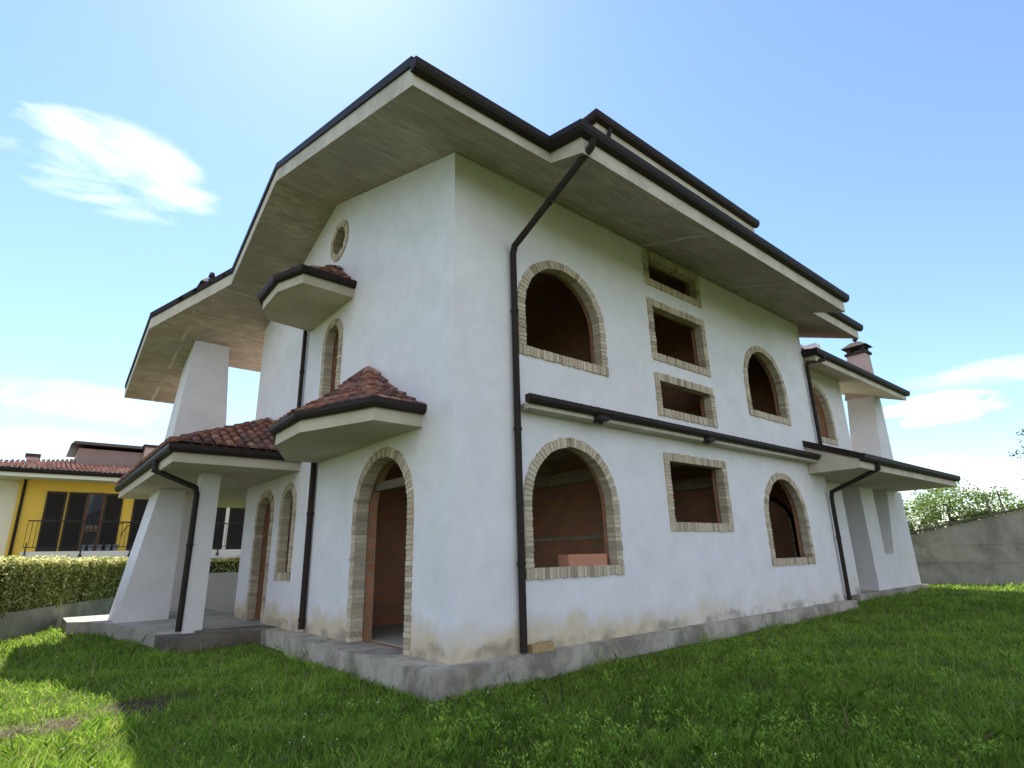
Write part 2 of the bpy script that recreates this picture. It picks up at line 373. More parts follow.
def tri_area2(p): return sum(p[i][0]*p[(i+1) % len(p)][1]-p[(i+1) % len(p)][0]*p[i][1] for i in range(len(p)))
def inpoly(u, v, poly):
    ins = False; n = len(poly)
    for i in range(n):
        x0, y0 = poly[i]; x1, y1 = poly[(i+1) % n]
        if (y0 > v) != (y1 > v) and u < (x1-x0)*(v-y0)/(y1-y0)+x0: ins = not ins
    return ins
TCOL = [(.28, .115, .08), (.22, .095, .07), (.33, .15, .10), (.16, .08, .065), (.40, .22, .16), (.26, .135, .10), (.20, .11, .095)]
def tcol(pal=TCOL):
    c = random.choice(pal); k = random.uniform(.75, 1.15); return tuple(x*k for x in c)
def tiles(mb, P0, U, V, poly, pu=.20, pv=.33, pal=TCOL, seg=6, lift=.03, clip=True):
    """barrel tiles over the polygon (u,v) of the plane P0 + uU + vV, U along the eave, V up the slope"""
    P0, U, V = Vector(P0), Vector(U).normalized(), Vector(V).normalized(); Nn = U.cross(V)
    if Nn.z < 0: Nn = -Nn
    us = [p[0] for p in poly]; vs = [p[1] for p in poly]; tb = MB()
    base = [P0+U*u+V*v+Nn*.005 for u, v in poly]
    tr_ = tessellate_polygon([[Vector((u, v, 0)) for u, v in poly]])
    for iu in range(int((max(us)-min(us))/pu)+2):
        for iv in range(int((max(vs)-min(vs))/pv)+2):
            u = min(us)+(iu)*pu; v = min(vs)+iv*pv
            ok = any(inpoly(u+du, v+dv, poly) for du in (-.09, .09) for dv in (-.02, pv*.5, pv)) if clip else inpoly(u, v+pv/2, poly)
            if not ok: continue
            u += random.uniform(-.007, .007); v += random.uniform(-.012, .012); rings = []
            r0_, r1_ = pu*.42, pu*.34; lf = random.uniform(0, .008)
            for vv, rd, h in ((v-.03, r0_, lift+.028+lf), (v+pv+.02, r1_, lift)):
                rings.append([P0+U*(u+rd*math.cos(a))+V*vv+Nn*(h+rd*.85*math.sin(a)) for a in [math.pi*j/seg for j in range(seg+1)]])
            k = seg+1; F = [(j, j+1, k+j+1, k+j) for j in range(seg)]+[tuple(range(k))]
            tb.add(rings[0]+rings[1], F, 0, tcol(pal))
    if clip and tb.f:
        bm = bmesh.new(); cl = bm.loops.layers.float_color.new('c'); vs_ = [bm.verts.new(p) for p in tb.v]
        for f, c in zip(tb.f, tb.c):
            bf = bm.faces.new([vs_[i] for i in f])
            for l in bf.loops: l[cl] = (*c, 1)
        sg = 1 if tri_area2(poly) > 0 else -1
        for i in range(len(poly)):
            a, c = poly[i], poly[(i+1) % len(poly)]
            pa = P0+U*a[0]+V*a[1]; dd = (U*(c[0]-a[0])+V*(c[1]-a[1])).normalized(); nrm = dd.cross(Nn)*sg
            if V.cross(U).dot(Nn) > 0: nrm = -nrm
            grow = .06 if abs(a[1]-c[1]) < 1e-4 else .0
            bmesh.ops.bisect_plane(bm, geom=bm.verts[:]+bm.edges[:]+bm.faces[:], plane_co=pa+nrm*grow, plane_no=nrm, clear_outer=True)
        bm.verts.index_update(); off = len(mb.v); mb.v.extend([tuple(v.co) for v in bm.verts])
        for f in bm.faces:
            mb.f.append(tuple(off+v.index for v in f.verts)); mb.m.append(0); mb.c.append(tuple(f.loops[0][cl])[:3])
        bm.free()
    else:
        mb.add(tb.v, [], 0); off = len(mb.v)-len(tb.v)
        for f, c in zip(tb.f, tb.c): mb.f.append(tuple(off+i for i in f)); mb.m.append(0); mb.c.append(c)
    mb.add(base, tr_, 0, (.10, .05, .04))
def facet(mb, A, B, C, D=None, **kw):
    """tile the triangle/quad with eave A->B and top C(,D)"""
    A, B, C = Vector(A), Vector(B), Vector(C); U = (B-A).normalized(); pts = [A, B, C]+([Vector(D)] if D is not None else [])
    w = C-A; V = (w-U*w.dot(U)).normalized()
    tiles(mb, A, U, V, [((p-A).dot(U), (p-A).dot(V)) for p in pts], **kw)
def ridge(mb, A, B, r=.11, pitch=.34, pal=TCOL, sag=0):
    A, B = Vector(A), Vector(B); d = B-A; L = d.length; d.normalize(); side = d.cross(Vector((0, 0, 1))).normalized(); up = side.cross(d)
    n = max(1, int(L/pitch))
    for i in range(n):
        rings = []
        for s_, rd, h in ((i*L/n-.03, r, .03), ((i+1)*L/n, r*.82, 0)):
            s_ = max(0, s_); rings.append([A+d*s_+side*rd*math.cos(a)+up*(h+rd*.9*math.sin(a)) for a in [math.pi*j/7 for j in range(8)]])
        mb.add(rings[0]+rings[1], [(j, j+1, 9+j, 8+j) for j in range(7)]+[tuple(range(8))], 0, tcol(pal))

# ------------------------------------------------------------------ ground
SOIL = [(-2.95, 1.9, .50), (-3.75, 1.55, .42), (-4.3, 1.6, .40)]
def gz(x, y):
    x = np.asarray(x, float); y = np.asarray(y, float)
    z = -.30 + .0075*np.clip(x, 0, 22)
    z = z + .02*np.sin(x*1.3+y*.7)*np.sin(y*.9-.4*x) + .012*np.sin(2.7*x+1.1)*np.cos(2.3*y)
    d = np.maximum(np.hypot(x-4, y-4)-60, 0); return z - .0*d
def mat_ground():
    m, t, b = newmat('meadow_soil'); co = objco(t)
    n1 = noise(t, co, .6, 6); n2 = noise(t, co, 9, 6, .7); n3 = noise(t, co, 40, 4)
    c = mixc(t, ramp(t, n2, [(.35, 0), (.7, 1)]), (.055, .085, .02), (.085, .12, .03))
    c = mixc(t, math_(t, 'MULTIPLY', ramp(t, n1, [(.5, 0), (.72, 1)]), .6), c, (.085, .065, .038))
    s = xyz(t)
    for x, y, r in SOIL:
        dx = math_(t, 'SUBTRACT', s[0], x); dy = math_(t, 'MULTIPLY', math_(t, 'SUBTRACT', s[1], y), 1.1)
        d = math_(t, 'SQRT', math_(t, 'ADD', math_(t, 'MULTIPLY', dx, dx), math_(t, 'MULTIPLY', dy, dy)))
        d = math_(t, 'ADD', d, math_(t, 'MULTIPLY', math_(t, 'SUBTRACT', n2, .5), .5))
        c = mixc(t, ramp(t, d, [(r*.8, .9), (r*1.25, 0)]), c, (.085, .06, .04))
    c = mixc(t, math_(t, 'MULTIPLY', n3, .35), c, (.02, .022, .01))
    t.links.new(c, b.inputs['Base Color']); b.inputs['Roughness'].default_value = 1; bump(t, b, math_(t, 'ADD', n2, n3), .8, .03); return m
def ground():
    xs = np.unique(np.concatenate([np.linspace(-600, -14, 14), np.linspace(-12, 26, 115), np.linspace(30, 700, 14)]))
    ys = np.unique(np.concatenate([np.linspace(-600, -14, 14), np.linspace(-12, 26, 115), np.linspace(30, 700, 14)]))
    X, Y = np.meshgrid(xs, ys); Z = gz(X, Y); nx, ny = len(xs), len(ys)
    mb = MB(); mb.v = list(zip(X.ravel(), Y.ravel(), Z.ravel()))
    for j in range(ny-1):
        for i in range(nx-1): mb.f.append((j*nx+i, j*nx+i+1, (j+1)*nx+i+1, (j+1)*nx+i))
    mb.m = [0]*len(mb.f); mb.c = [(1, 1, 1)]*len(mb.f)
    o = mb.build('ground', mat_ground(), recalc=False, smooth=True); tag(o, 'rough meadow ground with bare soil patches round the house', 'ground', kind='structure')
ground()

# ------------------------------------------------------------------ the house
H = empty('house', 'unfinished white two-storey house with brick framed openings and wide bare concrete eaves', 'house')
SL = .339; ZR = 9.04; YR = 4.78
def zn(x, y): return 7.42+SL*y
def zf(x, y): return ZR-SL*(y-YR)
def zs(x, y): return min(zn(x, y), zf(x, y))
XE, YE = 11.9, 9.4
# foundation
fb = MB()
fb.prism([(-.45, -.33), (2.3, -.17), (11.98, -.20), (11.98, .3), (.2, .3), (.2, 4.9), (-.30, 4.9), (-.45, 4.45)], -.75, 0.0)
fb.prism([(-.31, 4.9), (.2, 4.9), (.2, 6.4), (-.33, 6.2)], -.75, -.02)
fb.prism([(13.9, .42), (15.6, .42), (15.7, .33), (19.75, .36), (19.75, 2.2), (13.9, 2.2)], -.75, -.005)
fb.build('foundation', FOUND, H)
pb = MB()
pb.prism([(-1.93, 7.35), (-2.3, 9.9), (-2.75, 11.35), (-3.1, 11.7), (-3.1, 13.4), (.2, 13.4), (.2, 6.6), (-1.2, 6.9)], -.75, -.012)
pb.build('porch_platform', FLOORC, H)
sb = MB(); sb.prism([(-1.92, 6.28), (-1.95, 7.36), (-.3, 7.2), (-.3, 6.22)], -.75, -.055)
sb.prism([(-1.35, 6.98), (-.05, 6.9), (.0, 6.3), (-.18, 6.27), (-.9, 6.62)], -.054, -.004)
sb.build('porch_step', FOUNDDK, H)

# --- facade towards the camera's left (x = 0)
A_door = arch_path(1.14, 2.83, 0.0, 2.82); A_pdoor = arch_path(7.30, 8.25, 0.0, 2.72)
A_pwin = arch_path(5.91, 6.52, 1.04, 2.72); A_uwin = arch_path(4.10, 4.76, 4.44, 5.92)
circ = [(4.45+.30*math.cos(a), 7.95+.32*math.sin(a)) for a in [2*math.pi*i/20 for i in range(20)]]
wb = MB()
wall(wb, FX(0), [(0, -.05), (YE, -.05), (YE, zf(0, YE)+.05), (YR, ZR+.05), (0, 7.42+.05)],
     [hole_of(A_pwin, True), hole_of(A_uwin, True), [(4.45+.36*math.cos(a), 7.95+.38*math.sin(a)) for a in [2*math.pi*i/20 for i in range(20)]],
      [(1.09, -.02)]+hole_of(A_door, False)[1:-1]+[(2.88, -.02)], [(7.25, -.02)]+hole_of(A_pdoor, False)[1:-1]+[(8.30, -.02)]], .38, 0, 1, 1)
wb.build('wall', [PLASTER, HOLLOW], H)
trim(FX(0), A_door, False, parent=H, name='door_surround', depth=.19)
trim(FX(0), A_pdoor, False, parent=H, name='door_surround', depth=.15)
trim(FX(0), A_pwin, True, parent=H, name='window_surround', depth=.15)
trim(FX(0), A_uwin, True, parent=H, name='window_surround', depth=.15)
trim(FX(0), circ[::-1]+[circ[-1]], False, parent=H, name='oculus_surround', depth=.15)
# --- long facade (y = 0)
def rect_path(u0, u1, v0, v1): return [(u0, v0), (u0, v1), (u1, v1), (u1, v0)]
def rtrim(F, u0, u1, v0, v1, parent, name='window_surround'):
    """square opening: upright bricks in head and sill, laid bricks in the jambs"""
    mb = MB(); g = .005; pitch = .072; d = .15
    for (a, c) in ((v1, v1+TR), (v0-TR, v0)):
        n = round((u1-u0+2*TR)/pitch); st = (u1-u0+2*TR)/n
        for i in range(n):
            x0 = u0-TR+i*st+g; x1 = x0+st-2*g; j = random.uniform(-.008, .008); pr = -.022-random.uniform(0, .012)
            q = [(x0, a+(j if a < v0 else 0)), (x1, a+(j if a < v0 else 0)), (x1, c+(j if a >= v1 else 0)), (x0, c+(j if a >= v1 else 0))]
            mb.hexa([F(*p, d) for p in q]+[F(*p, pr) for p in q], 0, bcol())
    for (a, c, sgn) in ((u0-TR, u0, -1), (u1, u1+TR, 1)):
        n = round((v1-v0)/pitch); st = (v1-v0)/n
        for i in range(n):
            y0 = v0+i*st+g; y1 = y0+st-2*g; j = random.uniform(-.010, .006); pr = -.020-random.uniform(0, .012); k = random.uniform(-.004, .006)
            q = [(a-(j if sgn < 0 else 0)+(k if sgn > 0 else 0), y0), (c+(j if sgn > 0 else 0)-(k if sgn < 0 else 0), y0), (c+(j if sgn > 0 else 0)-(k if sgn < 0 else 0), y1), (a-(j if sgn < 0 else 0)+(k if sgn > 0 else 0), y1)]
            mb.hexa([F(*p, d) for p in q]+[F(*p, pr) for p in q], 0, bcol())
    e = .012
    for q in ([(u0-TR+e, v1+.008), (u1+TR-e, v1+.008), (u1+TR-e, v1+TR-e), (u0-TR+e, v1+TR-e)], [(u0-TR+e, v0-TR+e), (u1+TR-e, v0-TR+e), (u1+TR-e, v0-.008), (u0-TR+e, v0-.008)],
              [(u0-TR+e, v0-.008), (u0-.008, v0-.008), (u0-.008, v1+.008), (u0-TR+e, v1+.008)], [(u1+.008, v0-.008), (u1+TR-e, v0-.008), (u1+TR-e, v1+.008), (u1+.008, v1+.008)]):
        mb.hexa([F(*p, d-.004) for p in q]+[F(*p, -.014) for p in q], 1)
    return mb.build(name, [BRICK, MORTAR], parent)
AY = [arch_path(1.375, 3.175, 4.445, 6.045), arch_path(1.38, 3.19, 1.08, 2.895), arch_path(8.47, 10.25, 4.43, 6.04), arch_path(8.50, 10.29, 1.06, 2.845)]
RY = [(4.91, 6.77, 1.775, 2.905), (4.88, 6.65, 6.72, 7.225), (4.88, 6.65, 5.07, 6.10), (4.88, 6.67, 3.93, 4.495)]
wb = MB()
holes = [hole_of(p, True) for p in AY] + [[(a-.05, c-.05), (b_+.05, c-.05), (b_+.05, d+.05), (a-.05, d+.05)] for a, b_, c, d in RY]
wall(wb, FY(0.0), [(.38, -.05), (XE, -.05), (XE, 7.42), (.38, 7.42)], holes, .27, 0, 1, 1)
wb.build('wall', [PLASTER, HOLLOW], H)
for p in AY: trim(FY(0), p, True, parent=H, name='window_surround')
for a in RY: rtrim(FY(0), *a, H)
# end and rear walls of the main block
wb = MB(); A_in = arch_path(.95, 2.35, 0.0, 2.55)
wall(wb, lambda u, v, d: (XE-d, u, v), [(.38, -.05), (YE, -.05), (YE, zf(0, YE)), (YR, ZR), (.38, zn(0, .38))], [[(.9, -.02)]+hole_of(A_in, False)[1:-1]+[(2.4, -.02)]], .36, 0, 1, 1)
wb.build('wall', [PLASTER, HOLLOW], H)
trim(lambda u, v, d: (XE-.36-d+.15, u, v), A_in, False, parent=H, name='door_surround')
wb = MB()
wall(wb, lambda u, v, d: (u, YE-d, v), [(.38, -.05), (XE-.37, -.05), (XE-.37, zf(0, YE)), (.38, zf(0, YE))], [[(a, z_), (a+1.8, z_), (a+1.8, z_+1.7), (a, z_+1.7)] for a in (1.6, 5.0, 8.6) for z_ in (.8, 4.3)], .36, 0, 1, 1)  # rear window holes added out of view to let more sun inside
wb.build('wall', [PLASTER, HOLLOW], H)
# interior: slabs and raw partitions
ib = MB(); ib.box((.385, .385, -.06), (XE-.37, YE-.37, -.003)); ib.build('ground_floor_slab', FLOORC, H)
ib = MB(); ib.box((.385, .385, 3.10), (XE-.37, YE-.37, 3.36)); ib.box((.385, 2.2, 2.82), (XE-.37, 2.5, 3.098)); ib.build('upper_floor_slab', SOFFIT, H)
for (a, c) in (((4.15, .39, 0), (4.35, 4.6, 3.095)), ((7.55, .39, 0), (7.75, 4.6, 3.095)),
               ((4.2, .39, 3.365), (4.4, 4.6, 7.5)), ((7.5, .39, 3.365), (7.7, 4.6, 7.5))):
    ib = MB(); ib.box(a, c); ib.build('partition_wall', HOLLOW, H)
for z0_, z1_ in ((0, 3.095), (3.365, 8.85)):
    ib = MB(); wall(ib, FY(4.605), [(.39, z0_), (XE-.38, z0_), (XE-.38, z1_), (.39, z1_)], [[(a, z0_+.02), (a+1.1, z0_+.02), (a+1.1, z0_+2.2), (a, z0_+2.2)] for a in (2.7, 5.2, 9.6)], .18); ib.build('partition_wall', HOLLOW, H)  # door holes added so light from the rear rooms reaches the front
for x in (4.02, 7.42):
    ib = MB(); ib.box((x, .39, 2.62), (x+.125, 4.59, 2.86)); ib.box((x+.10, .39, 1.52), (x+.128, 4.59, 1.58)); ib.build('ring_beam', SOFFIT, H)
db = MB(); db.box((.25, 1.16, 2.36), (.37, 2.81, 2.50)); db.build('door_lintel', BARK, H)
db = MB(); db.box((.30, 7.33, 0), (.36, 8.22, 2.6)); db.build('porch_door', mat_plain('red_brown_door', (.16, .06, .035), .7, .3, 6), H)

# --- main roof
NEAR = [(-1.40, -1.10), (1.04, -1.10), (1.04, -1.75), (10.46, -1.75), (10.46, -1.0), (13.55, -1.0), (13.55, YR), (-1.37, YR)]
FAR = [(-1.37, YR), (13.55, YR), (13.55, 11.3), (-.72, 11.3), (-.72, 13.6), (-2.62, 13.6), (-2.62, 10.3), (-1.30, 8.02)]
TH = .30
rb = MB(); rb.prism(NEAR, zn, lambda x, y: zn(x, y)+TH, 0, 1); rb.prism(FAR, zf, lambda x, y: zf(x, y)+TH, 0, 1)
RO = rb.build('roof', [SOFFIT, FASCIA], H)
GUT = [(-.0, .0), (.055, -.012), (.105, .012), (.135, .065), (.14, .155), (.125, .165), (.0, .165)]
FLASH = [(0, 0), (.035, 0), (.035, .15), (-.10, .17), (-.10, 0)]
def P3(pl, fz, dz): return [(x, y, fz(x, y)+dz) for x, y in pl]
gb = MB(); gb.sweep(P3([(-1.44, -1.10), (1.04, -1.10), (1.04, -1.75), (10.52, -1.75)], lambda x, y: zn(0, -1.3), TH-.05), GUT, 1)
gb.v = [(x, y, z - (0.13 if y < -1.62 and .85 < x else 0)) for x, y, z in gb.v]
gb.build('gutter', METAL, RO)
gb = MB(); gb.sweep(P3([(10.47, -1.0), (13.66, -1.0)], zn, TH-.05), GUT, 1); gb.build('gutter', METAL, RO)
gb = MB(); gb.sweep([(-.72, 13.6, zf(0, 13.6)+TH-.05), (-2.62, 13.6, zf(0, 13.6)+TH-.05)], GUT, 1); gb.build('gutter', METAL, RO)
gb = MB(); gb.sweep([(13.6, 11.3, zf(0, 11.3)+TH-.05), (-.70, 11.3, zf(0, 11.3)+TH-.05)], GUT, 1); gb.build('gutter', METAL, RO)
gb = MB(); gb.sweep([(-1.40, -1.10, zn(0, -1.1)+TH), (-1.37, YR, ZR+TH), (-1.30, 8.02, zf(0, 8.02)+TH), (-2.62, 10.3, zf(0, 10.3)+TH), (-2.62, 13.6, zf(0, 13.6)+TH)], FLASH, -1)
gb.build('verge_flashing', METAL, RO)
gb = MB(); gb.sweep([(13.55, -1.0, zn(0, -1)+TH), (13.55, YR, ZR+TH), (13.55, 11.3, zf(0, 11.3)+TH)], FLASH, 1); gb.build('verge_flashing', METAL, RO)
tb = MB()
V1 = Vector((0, 1, SL)).normalized(); k1 = math.hypot(1, SL)
tiles(tb, (0, 0, zn(0, 0)+TH), (1, 0, 0), V1, [(x+(.05 if x < 0 else -.02), y*k1) for x, y in NEAR], pu=.24, pv=.40, seg=4, clip=False)
tiles(tb, (0, YR, ZR+TH), (-1, 0, 0), Vector((0, -1, SL)), [(-x, -(y-YR)*k1) for x, y in [(-1.3, YR+.01), (13.5, YR+.01), (13.5, 11.25), (-.75, 11.25), (-.75, 13.5), (-2.55, 13.5), (-2.55, 10.3), (-1.25, 8.02)]], pu=.24, pv=.40, seg=4, clip=False)
tb.build('roof_tiles', TILE, RO, recalc=False, smooth=True)
# raised hipped roof tier
dx0, dx1, dy0, dy1, dz = 2.90, 8.92, -.55, 9.9, 9.03
UT = empty('upper_roof_tier', None, None); UT.parent = H
ub = MB(); ub.box((dx0+.16, dy0+.16, 7.9), (dx1-.16, dy1-.16, dz)); ub.build('tier_wall', PINK, UT)
ub = MB(); ub.box((dx0, dy0, dz), (dx1, dy1, dz+.20)); ub.build('tier_slab', FASCIA, UT)
ub = MB(); ub.sweep([(dx0, dy1, dz+.19), (dx0, dy0, dz+.19), (dx1+.07, dy0, dz+.19)], [(o, u*1.0) for o, u in GUT], 1)
ub.v = [(x, y, z) for x, y, z in ub.v]; ub.build('gutter', METAL, UT)
cx_ = (dx0+dx1)/2; hh = (dx1-dx0)/2*.36
ub = MB(); a, b_, c, d = (dx0, dy0, dz+.22), (dx1, dy0, dz+.22), (dx1, dy1, dz+.22), (dx0, dy1, dz+.22); r1_, r2_ = (cx_, dy0+3.06, dz+.22+hh), (cx_, dy1-3.06, dz+.22+hh)
facet(ub, a, b_, r1_, pu=.24, pv=.4, seg=4); facet(ub, c, d, r2_, pu=.24, pv=.4, seg=4); facet(ub, d, a, r1_, r2_, pu=.24, pv=.4, seg=4); facet(ub, b_, c, r2_, r1_, pu=.24, pv=.4, seg=4)
ub.build('tier_tiles', TILE, UT, recalc=False, smooth=True)
ub = MB(); ub.tube([(dx0+.32, dy0-.07, dz+.16), (dx0+.30, dy0-.03, dz-.02), (dx0+.30, dy0+.1, dz-.22), (dx0+.30, dy0+.1, 7.75)], .04); ub.build('downpipe', METAL, UT, smooth=True)

# --- string-course roof between the storeys
eb = MB(); eb.prism([(1.22, .0), (1.16, -.26), (10.93, -.26), (10.93, .0)], 3.345, 3.44)
EV = eb.build('eave_ledge', FASCIA, H)
eb = MB(); eb.sweep([(1.10, -.26, 3.415), (11.0, -.26, 3.415)], [(o*.85, u*.72) for o, u in GUT], 1); eb.build('gutter', METAL, EV)
eb = MB(); tiles(eb, (1.22, -.25, 3.44), (1, 0, 0), (0, 1, .26), [(.45, 0), (9.7, 0), (9.7, .24), (.45, .24)], pv=.23, seg=4, clip=False); eb.build('ledge_tiles', TILE, EV, recalc=False, smooth=True)
for x in (2.72, 5.93):
    eb = MB(); eb.prism([(x-.14, -.27), (x-.10, -.36), (x+.14, -.36), (x+.16, -.27)], 3.345, 3.415); eb.box((x-.1, -.259, 3.30), (x+.1, -.21, 3.35)); eb.build('gutter_bracket', METAL, EV)

# --- small canopies on the gabled side
def canopy(name, poly, z, zt, th, dz_g, apex):
    C = MB(); C.prism(poly, z, z+th); o = C.build(name, SMOOTHSOF if z < 5 else SMOOTHSOF, H)
    g = MB(); pth = [(x, y, z+dz_g) for x, y in poly]; g.sweep(pth, [(o_*.8, u*.8) for o_, u in GUT], -1); g.build('gutter', METAL, o)
    tb = MB(); ap = Vector(apex); bz = z+th+.02
    pts = [Vector((x*1.03, y, bz)) for x, y in poly]
    mids = [p.lerp(ap, .55) - Vector((0, 0, .10 if z < 5 else .05)) for p in pts]
    for i in range(len(pts)-1):
        facet(tb, pts[i], pts[i+1], mids[i+1], mids[i]); facet(tb, mids[i], mids[i+1], ap)
    for i in range(1, len(pts)-1): ridge(tb, pts[i], mids[i], .10); ridge(tb, mids[i], ap+Vector((-.05, 0, .02)), .10)
    tb.build('canopy_tiles', TILE, o, recalc=False, smooth=True); return o
canopy('door_canopy', [(0.0, .80), (-.79, .78), (-1.33, 2.15), (-1.29, 3.35), (-.64, 4.76), (0.0, 4.74)], 3.10, 3.3, .22, .19, (-.03, 2.55, 4.42))
canopy('window_canopy', [(0.0, 3.54), (-1.03, 3.51), (-1.27, 4.19), (-1.24, 5.2), (-.98, 5.67), (0.0, 5.80)], 6.24, 6.5, .22, .19, (-.03, 4.42, 7.22))
# --- porch roof, columns
pz = 3.07; px_, py_ = -2.36, 5.72
cb_ = MB(); cb_.prism([(0, py_), (px_, py_), (px_, 13.3), (0, 13.3)], pz, pz+.22)
PC = cb_.build('porch_roof', SMOOTHSOF, H)
g = MB(); g.sweep([(0, py_, pz+.19), (px_, py_, pz+.19), (px_, 13.35, pz+.19)], [(o_*.88, u*.85) for o_, u in GUT], -1); g.build('gutter', METAL, PC)
tb = MB(); e0 = Vector((px_-.06, py_-.06, pz+.33)); top = Vector((0, py_+2.36, pz+.33+1.18))
facet(tb, (0, py_-.06, pz+.33), e0, top); facet(tb, e0, (px_-.06, 13.3, pz+.33), (0, 13.3, pz+.33+1.18), top)
ridge(tb, e0, top, .11); tb.build('porch_tiles', TILE, PC, recalc=False, smooth=True)
cb_ = MB(); cb_.box((-1.25, 13.302, pz+.002), (4.5, 15.3, pz+.2)); cb_.build('added_shade_slab', SMOOTHSOF, H)  # unseen slab added behind the porch to keep sun off its floor
cb_ = MB(); cb_.box((.002, 9.42, pz+.002), (4.5, 13.298, pz+.2)); cb_.build('added_shade_slab', SMOOTHSOF, H)  # second added slab, blocking sun that slants in from the side
cb_ = MB(); cb_.box((-1.575, 7.0, -.05), (-1.215, 7.38, pz)); cb_.build('porch_pillar', PLASTER2, H)
cb_ = MB(); cb_.box((-.95, 13.0, -.05), (-.45, 13.35, pz)); cb_.build('porch_pier', PLASTER2, H)
cb_ = MB(); cb_.box((-.45, 13.1, -.05), (.2, 13.3, .97)); cb_.box((.2, 13.1, -.6), (4.5, 13.3, .97)); cb_.build('porch_parapet', PLASTER2, H)
# flared chimney buttress of the porch and its stack through the roof
cb_ = MB(); y0, y1 = 10.35, 11.75
cb_.hexa([(-2.30, y0, -.05), (-1.22, y0, -.05), (-1.22, y1, -.05), (-2.30, y1, -.05), (-1.80, y0, 3.065), (-1.22, y0, 3.065), (-1.22, y1, 3.065), (-1.80, y1, 3.065)])
cb_.build('flared_pillar', PLASTER2, H)
cb_ = MB(); y0, y1 = 10.4, 11.7
cb_.hexa([(-1.79, y0, 3.30), (-.34, y0, 3.30), (-.34, y1, 3.30), (-1.79, y1, 3.30), (-1.50, y0, zf(0, y0)), (-.64, y0, zf(0, y0)), (-.64, y1, zf(0, y1)), (-1.50, y1, zf(0, y1))])
cb_.build('tapered_stack', PLASTER2, H)
cb_ = MB(); cb_.hexa([(-1.5, 10.6, 7.3), (-.75, 10.6, 7.3), (-.75, 11.4, 7.3), (-1.5, 11.4, 7.3), (-1.42, 10.7, 8.72), (-1.05, 10.7, 8.72), (-1.05, 11.15, 8.72), (-1.42, 11.15, 8.72)])
LC = cb_.build('chimney', PINK, H)
def chimney_cap(x0, x1, y0, y1, z, parent):
    m = MB(); m.box((x0-.07, y0-.07, z), (x1+.07, y1+.07, z+.09))
    for x in (x0, x1-.12):
        for y in (y0, y1-.12): m.box((x, y, z+.09), (x+.12, y+.12, z+.30))
    cx, cy_ = (x0+x1)/2, (y0+y1)/2
    m.hexa([(x0-.14, y0-.14, z+.30), (x1+.14, y0-.14, z+.30), (x1+.14, y1+.14, z+.30), (x0-.14, y1+.14, z+.30), (cx-.15, cy_-.15, z+.52), (cx+.15, cy_-.15, z+.52), (cx+.15, cy_+.15, z+.52), (cx-.15, cy_+.15, z+.52)])
    m.tube([(cx, cy_, z+.5), (cx, cy_, z+.66)], .05); m.tube([(cx, cy_, z+.64), (cx, cy_, z+.78)], [.10, .06])
    m.build('chimney_cap', mat_plain('dark_clay', (.04, .028, .027), .9, .3, 9), parent)
chimney_cap(-1.42, -1.05, 10.7, 11.15, 8.72, LC)

# --- right wing
yw = .55
A_w = arch_path(12.88, 14.56, 4.44, 5.99)
wb = MB(); wall(wb, FY(yw), [(XE, 3.29), (15.87, 3.29), (15.87, 6.58), (XE, 6.58)], [hole_of(A_w, True)], .36, 0, 1, 1)
wb.build('wing_wall', [PLASTER2, HOLLOW], H); trim(FY(yw), A_w, True, parent=H, name='window_surround')
wb = MB(); wb.box((XE+.001, yw, -.02), (14.35, yw+.35, 3.09)); wb.box((14.0, yw+.35, -.02), (14.35, 4.0, 3.09)); wb.box((14.35, 3.7, -.02), (19.4, 4.0, 3.09)); wb.build('wing_wall', PLASTER, H)
wb = MB(); wb.box((15.51, yw+.36, 3.3), (15.87, 6.5, 8.0)); wb.build('wing_wall', PLASTER2, H)
wb = MB(); wb.box((XE+.003, .75, 6.5), (14.05, 5.0, 7.52)); wb.build('attic_wall', PLASTER2, H)
wb = MB(); wb.box((14.36, yw+.001, 3.086), (19.3, 4.2, 3.285)); wb.build('terrace_slab', SMOOTHSOF, H)
wb = MB(); wb.box((15.8, yw, -.02), (16.88, 2.1, 3.09)); wb.build('loggia_pillar', PLASTER2, H)
wb = MB(); wb.box((16.88, yw+.002, -.02), (17.9, yw+.25, 1.02)); wb.build('loggia_parapet', PLASTER2, H)
wb = MB(); y0, y1 = yw-.005, yw+.88
wb.hexa([(17.35, y0, -.02), (19.66, y0, -.02), (19.66, y1, -.02), (17.35, y1, -.02), (18.24, y0, 3.09), (19.64, y0, 3.09), (19.64, y1, 3.09), (18.24, y1, 3.09)])
wb.hexa([(18.24, y0, 3.3), (19.64, y0, 3.3), (19.64, y1, 3.3), (18.0, y1, 3.3), (18.95, y0, 6.60), (19.62, y0, 6.60), (19.62, y1, 6.9), (18.95, y1, 6.9)])
wb.build('flared_chimney_base', PLASTER2, H)
wb = MB(); wb.hexa([(18.85, yw, 6.59), (19.62, yw, 6.59), (19.62, yw+.95, 6.59), (18.85, yw+.95, 6.59), (18.98, yw-.02, 8.28), (19.45, yw-.02, 8.28), (19.45, yw+.60, 8.28), (18.98, yw+.60, 8.28)])
RC = wb.build('chimney', PINK, H); chimney_cap(18.98, 19.45, yw-.02, yw+.60, 8.28, RC)
wb = MB(); wb.box((12.5, yw+.36, -.01), (12.6, 3.69, 3.08)); wb.build('partition_wall', HOLLOW, H)  # added wall closing off the bright loggia so the inner arch stays dark
